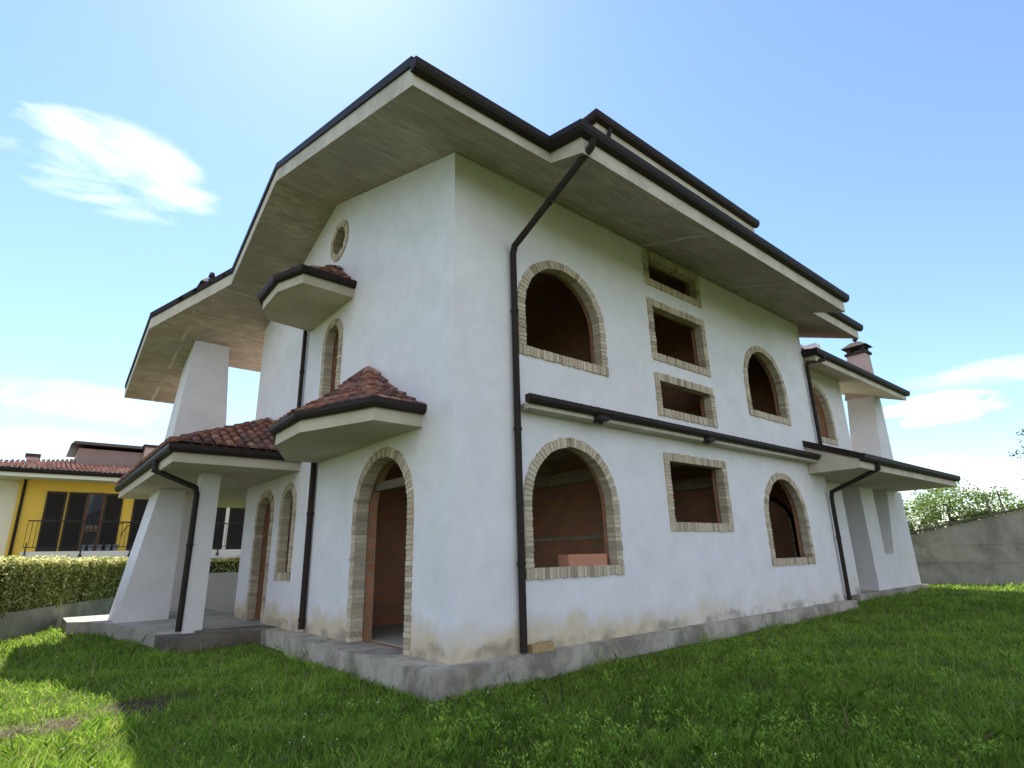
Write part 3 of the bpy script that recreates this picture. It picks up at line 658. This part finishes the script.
# wing roof
def zw(x, y): return 6.575+SL*(y-yw)
wb = MB(); wb.prism([(12.0, -.30), (19.5, -.30), (19.5, 5.0), (12.0, 5.0)], zw, lambda x, y: zw(x, y)+.20, 0, 1)
WR = wb.build('wing_roof', [SMOOTHSOF, FASCIA], H)
g = MB(); g.sweep([(11.98, .25, zw(0, -.3)+.17), (11.98, -.30, zw(0, -.3)+.17), (19.58, -.30, zw(0, -.3)+.17)], GUT, 1); g.build('gutter', METAL, WR)
tb = MB(); tiles(tb, (0, -.30, zw(0, -.3)+.22), (1, 0, 0), V1, [(12.0, 0), (19.5, 0), (19.5, 5.5), (12.0, 5.5)], pu=.24, pv=.4, seg=4, clip=False); tb.build('wing_tiles', TILE, WR, recalc=False, smooth=True)
# wing lower canopy
cx0, cx1, cyf, cz = 10.95, 19.05, -1.24, 3.085
wb = MB(); wb.prism([(cx0, cyf), (cx1, cyf), (cx1, yw), (XE, yw), (XE, -.001), (cx0, -.001)], cz, lambda x, y: cz+.20+.42*(y-cyf)*(1 if x < 12 else 0) if False else cz+.20, 0, 1)
wb.add([(cx0, cyf, cz+.2), (cx0, -.001, cz+.2), (cx0, -.001, cz+.2+.40*(-cyf)), (cx0+.12, cyf, cz+.2), (cx0+.12, -.001, cz+.2), (cx0+.12, -.001, cz+.2+.40*(-cyf))], [(0, 1, 2), (5, 4, 3), (0, 2, 5, 3)], 1)
WC = wb.build('wing_canopy', [SMOOTHSOF, FASCIA], H)
g = MB(); g.sweep([(cx0-.02, cyf, cz+.17), (cx1+.08, cyf, cz+.17)], GUT, 1)
g.sweep([(cx0, -.002, cz+.2+.40*(-cyf)), (cx0, cyf-.05, cz+.185)], [(0, 0), (.03, 0), (.03, .17), (-.1, .17), (-.1, 0)], 1); g.build('gutter', METAL, WC)
tb = MB(); tiles(tb, (0, cyf, cz+.22), (1, 0, 0), Vector((0, 1, .40)), [(cx0+.1, 0), (cx1, 0), (cx1, 1.9), (12.1, 1.9), (12.1, 1.32), (cx0+.1, 1.32)], pu=.2, pv=.33, seg=5, clip=False)
tb.build('canopy_tiles', TILE, WC, recalc=False, smooth=True)

# --- downpipes
def pipe(path, r=.048, clips=()):
    m = MB(); m.tube(path, r, 12); P = [Vector(p) for p in path]
    for i in range(1, len(P)):
        d = (P[i]-P[i-1]); L = d.length; d.normalize()
        if L > 1.6:
            for s_ in np.arange(1.0, L, 1.9): q = P[i-1]+d*float(s_); m.tube([q-d*.025, q+d*.025], r*1.22, 12)
    m.build('downpipe', METAL, H, smooth=True)
pipe([(1.16, -1.86, 7.04), (1.16, -1.82, 6.93), (1.10, -.12, 6.08), (1.10, -.075, 5.95), (1.10, -.075, .02)], .052)
pipe([(12.35, -.38, 6.5), (12.35, -.36, 6.36), (11.86, -.12, 6.25), (11.84, -.09, 6.1), (11.80, -.09, 3.85)], .05)
pipe([(11.9, -1.32, 3.28), (11.9, -1.30, 3.12), (11.86, -.13, 2.66), (11.85, -.10, 2.5), (11.80, -.10, -.1)], .052)
pipe([(-.07, 5.92, 6.30), (-.07, 5.92, 4.35)], .045)
pipe([(-.07, 4.78, 3.12), (-.07, 4.78, .06)], .055)
pipe([(-2.43, 7.12, 3.27), (-2.43, 7.12, 3.08), (-1.67, 7.0, 2.76), (-1.635, 7.0, 2.62), (-1.635, 7.0, 0.0)], .055)

# ------------------------------------------------------------------ loose masonry on the house
hb = MB(); hb.box((2.18, .08, 1.065), (3.06, .30, 1.25))
hb.box((2.18, .076, 1.10), (3.06, .079, 1.115)); hb.box((2.18, .076, 1.17), (3.06, .079, 1.185))
o = hb.build('terracotta_block', TERRA); tag(o, 'long terracotta block lying on the sill of the lower arched window by the downpipe', 'block')
hb = MB(); hb.hexa([(1.22, -.12, 0), (1.62, -.13, 0), (1.62, -.02, 0), (1.22, -.02, 0), (1.23, -.11, .10), (1.60, -.12, .11), (1.60, -.02, .115), (1.23, -.02, .10)])
o = hb.build('broken_brick', mat_plain('ochre_brick', (.36, .25, .12), .95, .4, 18)); tag(o, 'broken ochre brick lying at the foot of the tall corner downpipe', 'brick')

# ------------------------------------------------------------------ boundary wall and hedge on the left
BW = [(-7.0, 5.7), (-4.35, 11.1), (-1.69, 16.5), (.2, 18.6), (9, 19.6)]
mb = MB(); mb.sweep([(x, y, 0) for x, y in BW], [(0, -.8), (0, .30), (.2, .30), (.2, -.8)], -1)
o = mb.build('boundary_wall', WALLGREY); tag(o, 'low grey concrete boundary wall under the variegated hedge', 'wall')
def leaves(name, pts, nrm, size, cols, mat, aspect=.55, droop=.3):
    """pts (n,3), one bent leaf quad pair each"""
    n = len(pts); d = rng.normal(size=(n, 3)); d += nrm*1.2; d /= np.linalg.norm(d, axis=1)[:, None]
    a = rng.normal(size=(n, 3)); a -= d*(a*d).sum(1)[:, None]; a /= np.linalg.norm(a, axis=1)[:, None]; b2 = np.cross(d, a)
    s = size*rng.uniform(.6, 1.3, n)[:, None]
    v = np.stack([pts-a*s*.5, pts+b2*s*aspect*.5+d*s*.08, pts+a*s*.5-d*s*droop*.3, pts-b2*s*aspect*.5+d*s*.08], 1)
    return quads(name, v, cols, mat)
def quads(name, v, cols, mat, parent=None):
    n = len(v); k = v.shape[1]; me = bpy.data.meshes.new(name)
    me.vertices.add(n*k); me.vertices.foreach_set('co', v.reshape(-1).astype(np.float32))
    me.loops.add(n*k); me.loops.foreach_set('vertex_index', np.arange(n*k, dtype=np.int32))
    me.polygons.add(n); me.polygons.foreach_set('loop_start', np.arange(0, n*k, k, dtype=np.int32)); me.polygons.foreach_set('loop_total', np.full(n, k, np.int32))
    me.materials.append(mat); me.update(calc_edges=True)
    ca = me.color_attributes.new('col', 'FLOAT_COLOR', 'CORNER'); arr = np.ones((n*k, 4), np.float32); arr[:, :3] = np.repeat(cols, k, axis=0); ca.data.foreach_set('color', arr.ravel())
    o = bpy.data.objects.new(name, me); COL.objects.link(o)
    if parent: o.parent = parent
    return o
def hedge():
    P = []; Nn = []
    for (x0, y0), (x1, y1), n in ((BW[0], BW[1], 6000), (BW[1], BW[2], 21000), (BW[2], BW[3], 12000), (BW[3], BW[4], 6000)):
        d = np.array([x1-x0, y1-y0]); L = np.hypot(*d); d /= L; out = np.array([-d[1], d[0]])
        s = rng.uniform(0, L, n); w = .75
        face = rng.choice(3, n, p=[.62, .3, .08]); q = rng.uniform(0, 1, n); jit = np.abs(rng.normal(0, .11, n))-.04
        bumps = .07*np.sin(s*3.1)+.05*np.sin(s*7.7+1)+.04*np.sin(s*13)
        off = np.where(face == 0, .06+jit-bumps*.4, np.where(face == 1, q*w, w))
        z = np.where(face == 0, .22+q*1.2, np.where(face == 1, 1.42+bumps*.6-jit, q*1.2+.2))
        P.append(np.stack([x0+d[0]*s+out[0]*off, y0+d[1]*s+out[1]*off, z], 1))
        nn = np.zeros((n, 3)); nn[face == 0, :2] = -out; nn[face == 1, 2] = 1; nn[face == 2, :2] = out; Nn.append(nn)
    P = np.concatenate(P); Nn = np.concatenate(Nn); n = len(P)
    pal = np.array([(.16, .22, .04), (.22, .28, .05), (.46, .48, .13), (.14, .18, .03), (.72, .66, .30), (.82, .76, .44)])
    pr = np.array([.16, .22, .24, .10, .16, .12]); c = pal[rng.choice(6, n, p=pr)]
    young = P[:, 2] > 1.33; c[young] = pal[rng.choice(6, young.sum(), p=[.08, .12, .2, .04, .28, .28])]   # the cream new growth on the clipped top
    core = MB(); core.sweep([(x, y, 0) for x, y in BW], [(.2, .1), (.2, 1.3), (.72, 1.3), (.72, .1)], -1)
    E_ = empty('hedge', 'clipped variegated cream and green hedge along the grey boundary wall', 'hedge', (-4.35, 11.1, 0))
    for o in (leaves('hedge_leaves', P, Nn, .075, c, LEAF2), core.build('hedge_core', mat_plain('hedge_twigs', (.03, .035, .012), 1, .5, 15))):
        o.parent = E_; o.matrix_parent_inverse = E_.matrix_world.inverted() if False else Matrix.Translation((4.35, -11.1, 0))
hedge()

# ------------------------------------------------------------------ yellow neighbour house
YH = empty('yellow_house', 'yellow neighbouring house with dark shutters and a long balcony behind the hedge', 'house', (-4.65, 22, -.6))
def yb(mb, name, mat, **kw):
    parent = kw.pop('parent', YH)
    mb.v = [(x+4.65, y-22, z+.6) for x, y, z in mb.v]; return mb.build(name, mat, parent, **kw)
Y0 = 22.0
m = MB(); m.box((-4.65, Y0, -1.5), (9.5, 31, 4.52)); yb(m, 'wall', YELLOW)
m = MB(); m.box((-7.2, Y0-.95, 4.45), (10.5, 32, 4.62)); m.box((-7.4, Y0+1.6, -1.5), (-7.1, Y0+2, 4.45)); NR = yb(m, 'roof_slab', CREAM)
m = MB(); wall(m, FY(Y0+.4), [(-7.1, -1.5), (-4.66, -1.5), (-4.66, 4.44), (-7.1, 4.44)], [arch_path(-6.6, -4.95, -1.2, 3.45)], .3); yb(m, 'loggia_wall', CREAM)
m = MB(); m.sweep([(-7.3, Y0-.95, 4.60), (10.5, Y0-.95, 4.60)], [(o_, u*1.0) for o_, u in GUT], 1); yb(m, 'gutter', METAL, parent=NR)
m = MB(); PKT = [(.52, .30, .25), (.45, .24, .20), (.58, .36, .30), (.38, .20, .17)]
facet(m, (-7.3, Y0-1.0, 4.72), (10.5, Y0-1.0, 4.72), (6.5, Y0+4, 5.8), (-3.2, Y0+4, 5.8), pu=.16, pv=.3, pal=PKT); yb(m, 'roof_tiles', TILE, recalc=False, smooth=True, parent=NR)
m = MB(); m.box((-3.0, Y0+2.2, 4.9), (1.4, Y0+6, 6.15)); DM = yb(m, 'dormer', mat_plain('dull_pink_render', (.30, .22, .20), .9, .15, 3))
m = MB(); m.hexa([(-3.3, Y0+1.9, 6.28), (1.7, Y0+1.9, 6.28), (1.7, Y0+6, 6.28), (-3.3, Y0+6, 6.28), (-3.2, Y0+2.0, 6.42), (1.6, Y0+2.0, 6.42), (1.6, Y0+6, 6.9), (-3.2, Y0+6, 6.9)]); yb(m, 'dormer_roof', METAL, parent=DM)
for x0, x1, zt in ((-4.72, -4.22, 5.72), (-.7, -.1, 6.5)):
    m = MB(); m.box((x0+.06, Y0+1.9, 5.0), (x1-.06, Y0+2.4, zt-.12)); CH = yb(m, 'chimney', PINK)
    m = MB(); m.box((x0, Y0+1.84, zt-.12), (x1, Y0+2.46, zt)); yb(m, 'chimney_cap', mat_plain('cap_clay', (.05, .035, .035), .9, .2, 9), parent=CH)
m = MB(); m.tube([(-4.5, Y0-.1, 4.55), (-4.5, Y0-.07, 4.3), (-4.5, Y0-.07, -1.4)], .05); yb(m, 'downpipe', METAL, smooth=True)
m = MB(); m.box((-4.22, Y0-1.05, 1.46), (9.0, Y0, 1.80)); BA = yb(m, 'balcony', CREAM)
rl = MB(); rl.box((-4.18, Y0-1.02, 2.86), (9.0, Y0-.99, 2.90)); rl.box((-4.18, Y0-1.02, 1.93), (9.0, Y0-.99, 1.96))
for x in np.arange(-4.17, 9, .13): rl.tube([(x, Y0-1.005, 1.93), (x, Y0-1.005, 2.88)], .009, 5)
for x in (-4.1, -2.5, -.95, .6, 2.2): rl.tube([(x, Y0-1.03, 2.1), (x, Y0-1.10, 1.68)], .022, 6); rl.tube([(x, Y0-1.10, 1.70), (x, Y0-1.10, 1.58)], [.03, .06], 8)
for x in (-1.2, ):
    for k, r_ in ((0, .42), (.28, .38)): rl.tube([(x+k+r_*math.cos(a), Y0-1.06, 2.32+.55*math.sin(a)*r_/.42) for a in np.linspace(.1, math.pi, 16)], .016, 6)
yb(rl, 'railing', IRON, parent=BA)
def shutter(x0, x1, z0, z1, lean=0):
    m = MB(); y = Y0-.055; m.box((x0, y, z0), (x0+.07, y+.05, z1)); m.box((x1-.07, y, z0), (x1, y+.05, z1)); m.box((x0+.07, y, z0), (x1-.07, y+.05, z0+.1)); m.box((x0+.07, y, z1-.1), (x1-.07, y+.05, z1)); m.box((x0+.07, y, (z0+z1)/2-.05), (x1-.07, y+.05, (z0+z1)/2+.05))
    for z in np.arange(z0+.1, z1-.1, .075): m.hexa([(x0+.07, y+.005, z), (x1-.07, y+.005, z), (x1-.07, y+.045, z+.035), (x0+.07, y+.045, z+.035), (x0+.07, y+.005, z+.012), (x1-.07, y+.005, z+.012), (x1-.07, y+.045, z+.047), (x0+.07, y+.045, z+.047)])
    m.box((x0+.07, y+.046, z0+.1), (x1-.07, y+.049, z1-.1))
    yb(m, 'shutter', SHUTTER)
for x0, x1 in ((-3.8, -3.18), (-3.12, -2.52), (-1.93, -1.33), (-.95, -.35), (2.02, 2.60), (2.76, 3.5)): shutter(x0, x1, 1.83, 4.05)
for x0, x1 in ((-2.50, -1.95), (-.33, .4)):
    m = MB(); m.box((x0, Y0-.06, 1.83), (x0+.06, Y0-.002, 4.06)); m.box((x1-.06, Y0-.06, 1.83), (x1, Y0-.002, 4.06)); m.box((x0+.06, Y0-.06, 4.0), (x1-.06, Y0-.002, 4.06)); m.box((x0+.06, Y0-.05, 2.55), (x1-.06, Y0-.002, 2.63)); WD = yb(m, 'window', mat_plain('brown_window_wood', (.13, .05, .03), .6, .2, 9))
    m = MB(); m.box((x0+.06, Y0-.03, 1.83), (x1-.06, Y0-.004, 4.0)); yb(m, 'pane', GLASS, parent=WD)
m = MB(); m.box((2.61, Y0-.05, 1.83), (2.75, Y0-.002, 4.1)); m.box((1.9, Y0-.12, 4.08), (3.6, Y0-.002, 4.22)); yb(m, 'window_frame', CREAM)
for i, x in enumerate((-2.42, -2.17, -1.9, -1.62, -1.38)):
    pm = MB(); pm.tube([(0, 0, 0), (0, 0, .20), (0, 0, .21), (0, 0, .24), (0, 0, .24)], [.07, .095, .11, .11, .09], 14)
    o = pm.build('flower_pot', mat_plain('grey_pot', (.22, .22, .24), .8, .2, 9) if i == 0 else bpy.data.materials['grey_pot'], smooth=True); o.location = (x, Y0-.55, 1.80)
    tag(o, 'small grey flower pot standing in the row on the yellow house balcony', 'flower pot', 'flower pots on the balcony')

# ------------------------------------------------------------------ right: concrete wall, trees, stakes
mb = MB(); A, B = Vector((21.4, 2.6)), Vector((24.4, -11.5)); d = (B-A)
def zt(s): return 1.35+.205*s
L = d.length; dn = d.normalized(); nn = Vector((-dn.y, dn.x))
if nn.x < 0: nn = -nn
segs = 12
for i in range(segs):
    s0, s1 = L*i/segs, L*(i+1)/segs; a, c = A+dn*s0, A+dn*s1
    q = [a, c, c+nn*.25, a+nn*.25]
    mb.hexa([(p.x, p.y, -.8) for p in q]+[(p.x, p.y, min(3.6, zt(s))) for p, s in zip(q, (s0, s1, s1, s0))])
SW = mb.build('shed_wall', WALLGREY); tag(SW, 'weathered grey concrete wall with a sloping top at the back of the lawn', 'wall')
mb = MB(); q = [A-nn*.10-dn*.3, B-nn*.10, B+nn*.35, A+nn*.35-dn*.3]; s_ = [0, L, L, 0]
mb.hexa([(p.x, p.y, zt(s)+.005) for p, s in zip(q, s_)]+[(p.x, p.y, zt(s)+.065) for p, s in zip(q, s_)]); mb.build('coping', FOUNDDK, SW)
for dz_ in (.62, 1.24):
    mb = MB()
    for i in range(segs):
        s0, s1 = L*i/segs, L*(i+1)/segs; a, c = A+dn*s0-nn*.012, A+dn*s1-nn*.012
        if zt(s0) < dz_+.4: continue
        q = [a, c, c+nn*.01, a+nn*.01]; mb.hexa([(p.x, p.y, dz_+.0) for p in q]+[(p.x, p.y, dz_+.03) for p in q])
    mb.build('board_joint', WALLGREY, SW)
def tree(name, label, base, h, blobs, nleaf, lsize, pal, prob, group=None, trunk_r=.12, lean=(0, 0), seed=1):
    rg = np.random.default_rng(seed); T = empty(name, label, 'tree', base, group)
    top = Vector((lean[0], lean[1], h*.75)); m = MB()
    trunk = [Vector((0, 0, -.5)), Vector((lean[0]*.2, lean[1]*.2, h*.25)), Vector((lean[0]*.6, lean[1]*.6, h*.5)), top]
    m.tube(trunk, [trunk_r*1.2, trunk_r, trunk_r*.7, trunk_r*.3], 8)
    for bx, by, bz, rx, rz in blobs:
        s = rg.uniform(.3, .8); st = trunk[1].lerp(trunk[3], s); e = Vector((bx, by, bz)); mid = st.lerp(e, .5)+Vector((0, 0, .15*rz))
        m.tube([st, mid, e], [trunk_r*.5, trunk_r*.3, trunk_r*.1], 6)
        for k in range(5):
            q = e+Vector(rg.normal(size=3)*np.array([rx, rx, rz])*.75); m.tube([mid.lerp(e, .5), q], [trunk_r*.14, trunk_r*.04], 5) if abs(q.z-e.z) < rz else None
    m.build('trunk', BARK, T, smooth=True)
    P = []; tot = sum(b_[3]**2*b_[4] for b_ in blobs)
    for bx, by, bz, rx, rz in blobs:
        n = int(nleaf*rx*rx*rz/tot); ncl = max(6, n//45); c = rg.normal(size=(ncl, 3)); c /= np.linalg.norm(c, axis=1)[:, None]; c *= rg.uniform(.35, 1.05, ncl)[:, None]**.6
        idx = rg.integers(0, ncl, n); q = c[idx]*np.array([rx, rx, rz])+rg.normal(size=(n, 3))*np.array([.17, .17, .11])*max(rx, .6)
        P.append(q+np.array([bx, by, bz]))
    P = np.concatenate(P); nn_ = np.tile(np.array([[0, 0, .7]]), (len(P), 1)); pal = np.array(pal); c = pal[rg.choice(len(pal), len(P), p=prob)]*rg.uniform(.8, 1.2, (len(P), 1))
    o = leaves('crown', P, nn_, lsize, c, LEAF); o.parent = T
    return T
GR = [(.12, .19, .04), (.18, .27, .055), (.25, .34, .08), (.34, .41, .13)]
tree('leafy_tree', 'broad green tree with gaps in its crown behind the sloping wall', (26.5, .9, -.95), 5.2,
     [(0, 0, 4.0, 1.3, .8), (.6, -1.5, 3.7, 1.1, .6), (1.0, -2.8, 3.5, 1.0, .55), (-.4, 1.0, 3.4, 1.0, .7), (.9, -.9, 2.9, 1.2, .7), (1.6, -2.2, 2.9, 1.0, .6)], 9500, .13, GR, [.3, .3, .25, .15], seed=3)
tree('yellow_green_bush', 'low yellow-green bush over the far end of the concrete wall', (24.6, 1.3, -.3), 2.8,
     [(0, 0, 1.9, .9, .6), (.3, -.9, 1.9, .7, .45), (.2, 1.0, 2.0, .8, .6)], 5200, .11, [(.055, .085, .02), (.08, .105, .028), (.045, .07, .015), (.10, .10, .04)], [.35, .3, .25, .1], trunk_r=.06, seed=5)
tree('leafy_tree', 'small dense green tree beside the two leaning stakes', (27.0, -2.9, -.85), 4.2, [(0, 0, 3.9, .75, .55), (.4, -.9, 4.1, .6, .28), (0, .3, 3.3, .8, .5), (.3, -.8, 3.4, .6, .4)], 3400, .12, GR, [.35, .35, .2, .1], trunk_r=.08, seed=8)
tree('slender_tree', 'grey-green thin-leaved tree reaching in at the right edge above the wall', (25.2, -4.9, -.3), 7.5,
     [(-.7, 2.45, 5.25, .45, .45), (-.75, 2.55, 4.55, .5, .4), (-.7, 2.4, 3.9, .4, .3), (-.4, 1.2, 4.9, .9, .9), (0, -.2, 6.0, 1.2, 1.0), (.4, -1.4, 5.2, 1.1, .9)], 3600, .10, [(.07, .095, .05), (.10, .125, .07), (.05, .07, .035)], [.4, .3, .3], trunk_r=.12, seed=12)
STK = [((24.26, -1.12, 1.3), (24.23, -.93, 3.0), 'shorter dark stake leaning left above the concrete wall'), ((24.33, -1.52, 1.4), (24.30, -1.31, 3.2), 'taller dark stake leaning left above the concrete wall')]
for a, c, lb in STK:
    m = MB(); a, c = Vector(a), Vector(c); m.tube([Vector((0, 0, -1.5)), c-a], [.04, .028], 6)
    for k in (.45, .7, .92): q = (c-a)*k; m.tube([q, q+Vector((0, .09, .06))], .014, 5)
    o = m.build('garden_stake', BARK, smooth=True); o.location = a; tag(o, lb, 'stake', 'stakes above the concrete wall')

# ------------------------------------------------------------------ grass, weeds, clover
def footprint(x, y):
    f = (x > -.47) & (x < 12) & (y > -.30) & (y < 9.4)
    f |= (x > -1.95) & (x < 0) & (y > 6.25) & (y < 13.4); f |= (x > -2.35) & (x < 0) & (y > 9.2) & (y < 13.4)
    f |= (x > 12) & (x < 19.7) & (y > .36) & (y < 9); f |= (x > -3.1) & (x < 0) & (y > 11.5) & (y < 13.4); f |= (x > -2.1) & (x < 0) & (y > 7.3) & (y < 9.3)
    wl = (x+4.35)*(16.5-11.1)-(y-11.1)*(-1.69+4.35); f |= (wl < .0) & (y > 5)
    f |= x > 21.4+(2.6-y)*.213
    return f
fx, fy_ = fw.x, fw.y
def in_view(x, y, z=-.25, m=30):
    vx, vy, vz = x-CAM.x, y-CAM.y, z-CAM.z
    d = vx*fw.x+vy*fw.y+vz*fw.z; u = vx*rr.x+vy*rr.y+vz*rr.z; v = vx*uu.x+vy*uu.y+vz*uu.z
    with np.errstate(all='ignore'):
        px = 512+567.66*u/d; py = 384-567.66*v/d
    return (d > .5) & (px > -260) & (px < 1284) & (py < 930)
def scatter(n, far=34):
    """points on the lawn, thinning with distance from the camera"""
    r = np.exp(rng.uniform(math.log(2.6), math.log(far), n)); a = yaw+rng.uniform(-R(62), R(62), n)
    x, y = CAM.x+r*np.cos(a), CAM.y+r*np.sin(a); k = in_view(x, y) & ~footprint(x, y); return x[k], y[k], r[k]
def patch(x, y, s, ph=0):
    return .5+.25*np.sin(x*s+1.7*np.sin(y*s*.7+ph)+ph)+.25*np.sin(y*s*1.3+1.3*np.sin(x*s*.9)+2*ph)
def soilmask(x, y):
    k = np.ones(len(x), bool)
    for sx, sy_, r in SOIL:
        d = np.hypot(x-sx, (y-sy_)*1.1)+.12*np.sin(9*x)+.1*np.sin(11*y); k &= (d > r) | (rng.uniform(0, 1, len(x)) < .06)
    return k
def blades():
    x, y, r = scatter(520000); k = soilmask(x, y); x, y, r = x[k], y[k], r[k]; n = len(x)
    pt = patch(x, y, 1.1); pt2 = patch(x, y, 3.3, 1.0)
    h = (.035+.085*pt*pt2**1.5+.06*rng.uniform(0, 1, n)**3)*(.75+.5*rng.uniform(0, 1, n)); tall = (rng.uniform(0, 1, n) < .018) & (r > 4.2); h *= np.where(tall, 2.6, 1)*np.where(r > 14, 1.25, 1)
    w = .0034*(1+r/7.0)*rng.uniform(.7, 1.3, n)
    w = np.where(tall, np.minimum(w*.55, .0055), w); lf_ = np.where(tall, .5, 1)
    th = rng.uniform(0, 2*math.pi, n); ph = rng.uniform(0, 2*math.pi, n); ln = rng.uniform(.25, 1.25, n)*h*lf_
    z = gz(x, y)-.01; B = np.stack([x, y, z], 1); sd_ = np.stack([np.cos(th), np.sin(th), 0*th], 1)*w[:, None]
    lean = np.stack([np.cos(ph)*ln, np.sin(ph)*ln, 0*ph], 1); up = np.stack([0*h, 0*h, h], 1)
    mid = B+up*.6+lean*.35; tip = B+up+lean
    v = np.stack([B-sd_, B+sd_, mid+sd_*.7, tip, mid-sd_*.7], 1)
    pal = np.array([(.19, .325, .035), (.245, .375, .045), (.30, .40, .065), (.14, .255, .03), (.34, .36, .09), (.40, .34, .17)])
    pt3 = patch(x, y, .55, 3.0); c = pal[rng.choice(6, n, p=[.26, .27, .19, .17, .07, .04])]*(.62+.4*pt2[:, None]+.42*pt3[:, None])
    # dead straw lying on the bare patches
    m_ = 2600; k_ = rng.integers(0, len(SOIL), m_); so = np.array(SOIL)[k_]; a_ = rng.uniform(0, 2*math.pi, m_); q_ = so[:, 2]*np.sqrt(rng.uniform(0, 1.5, m_))
    sx, sy_ = so[:, 0]+q_*np.cos(a_), so[:, 1]+q_*np.sin(a_)/1.1; sz = gz(sx, sy_)+rng.uniform(.003, .03, m_); t_ = rng.uniform(0, 2*math.pi, m_); l_ = rng.uniform(.03, .12, m_)
    B = np.stack([sx, sy_, sz], 1); D = np.stack([np.cos(t_)*l_, np.sin(t_)*l_, rng.uniform(-.01, .035, m_)], 1); Sd = np.stack([-np.sin(t_), np.cos(t_), 0*t_], 1)*.003
    v = np.concatenate([v, np.stack([B-Sd, B+Sd, B+D*.6+Sd, B+D, B+D*.6-Sd], 1)])
    sp = np.array([(.30, .23, .13), (.20, .14, .08), (.12, .085, .05), (.15, .20, .04)]); c = np.concatenate([c, sp[rng.choice(4, m_, p=[.3, .3, .2, .2])]])
    tag(quads('grass', v, c, GRASSM), 'uncut meadow grass covering the lawn round the house', 'grass', kind='stuff')
blades()
def weeds():
    x, y, r = scatter(12000, 30); pt = patch(x, y, .9, 2.0); k = (rng.uniform(0, 1, len(x)) < (.12+.88*pt**3)*np.where(x < -1.5, .35, 1)) & soilmask(x, y) & (r > 3.4); x, y, r = x[k], y[k], r[k]
    V = []; C_ = []
    pal = np.array([(.22, .40, .035), (.31, .48, .05), (.17, .31, .03), (.37, .51, .07)])
    for xi, yi, ri in zip(x, y, r):
        n = int(rng.integers(24, 50)); z = float(gz(xi, yi)); s = rng.uniform(.03, .085)+.07*rng.uniform()**3*(xi > -1.5); c0 = pal[rng.integers(0, 4)]
        a = rng.uniform(0, 2*math.pi, n); rad = s*rng.uniform(.05, .8, n); hh_ = s*rng.uniform(.3, 1.5, n)
        p = np.stack([xi+rad*np.cos(a), yi+rad*np.sin(a), z+hh_], 1); dr = np.stack([np.cos(a), np.sin(a), rng.uniform(.1, 1.1, n)], 1)*(s*.30)
        sd_ = np.stack([-np.sin(a), np.cos(a), 0*a], 1)*(s*rng.uniform(.05, .10))
        V.append(np.stack([p, p+dr*.5+sd_, p+dr, p+dr*.5-sd_], 1)); C_.append(np.tile(c0*rng.uniform(.8, 1.2), (n, 1)))
    tag(quads('weeds', np.concatenate(V), np.concatenate(C_), GRASSM), 'leafy weeds growing in clumps through the grass', 'weeds', kind='stuff')
weeds()
def clover():
    x, y, r = scatter(620, 14); k = (patch(x, y, .8, 4.0) > .55) | (rng.uniform(0, 1, len(x)) < .15); x, y = x[k], y[k]; k = soilmask(x, y) & ((x < 1) | (rng.uniform(0, 1, len(x)) < .2)); x, y = x[k], y[k]; n = len(x); V = []
    z = gz(x, y)+rng.uniform(.07, .15, n); s = rng.uniform(.005, .010, n)
    for a in (0, 1.05, 2.1):
        d1 = np.stack([np.cos(a)*s, np.sin(a)*s, 0*s], 1); d2 = np.stack([0*s, 0*s, s], 1); p = np.stack([x, y, z], 1); V.append(np.stack([p-d1, p-d2*.8, p+d1, p+d2], 1))
    V = np.concatenate(V); tag(quads('clover_flowers', V, np.ones((len(V), 3)), PETAL), 'tiny white clover flowers dotted through the grass', 'flowers', kind='stuff')
clover()
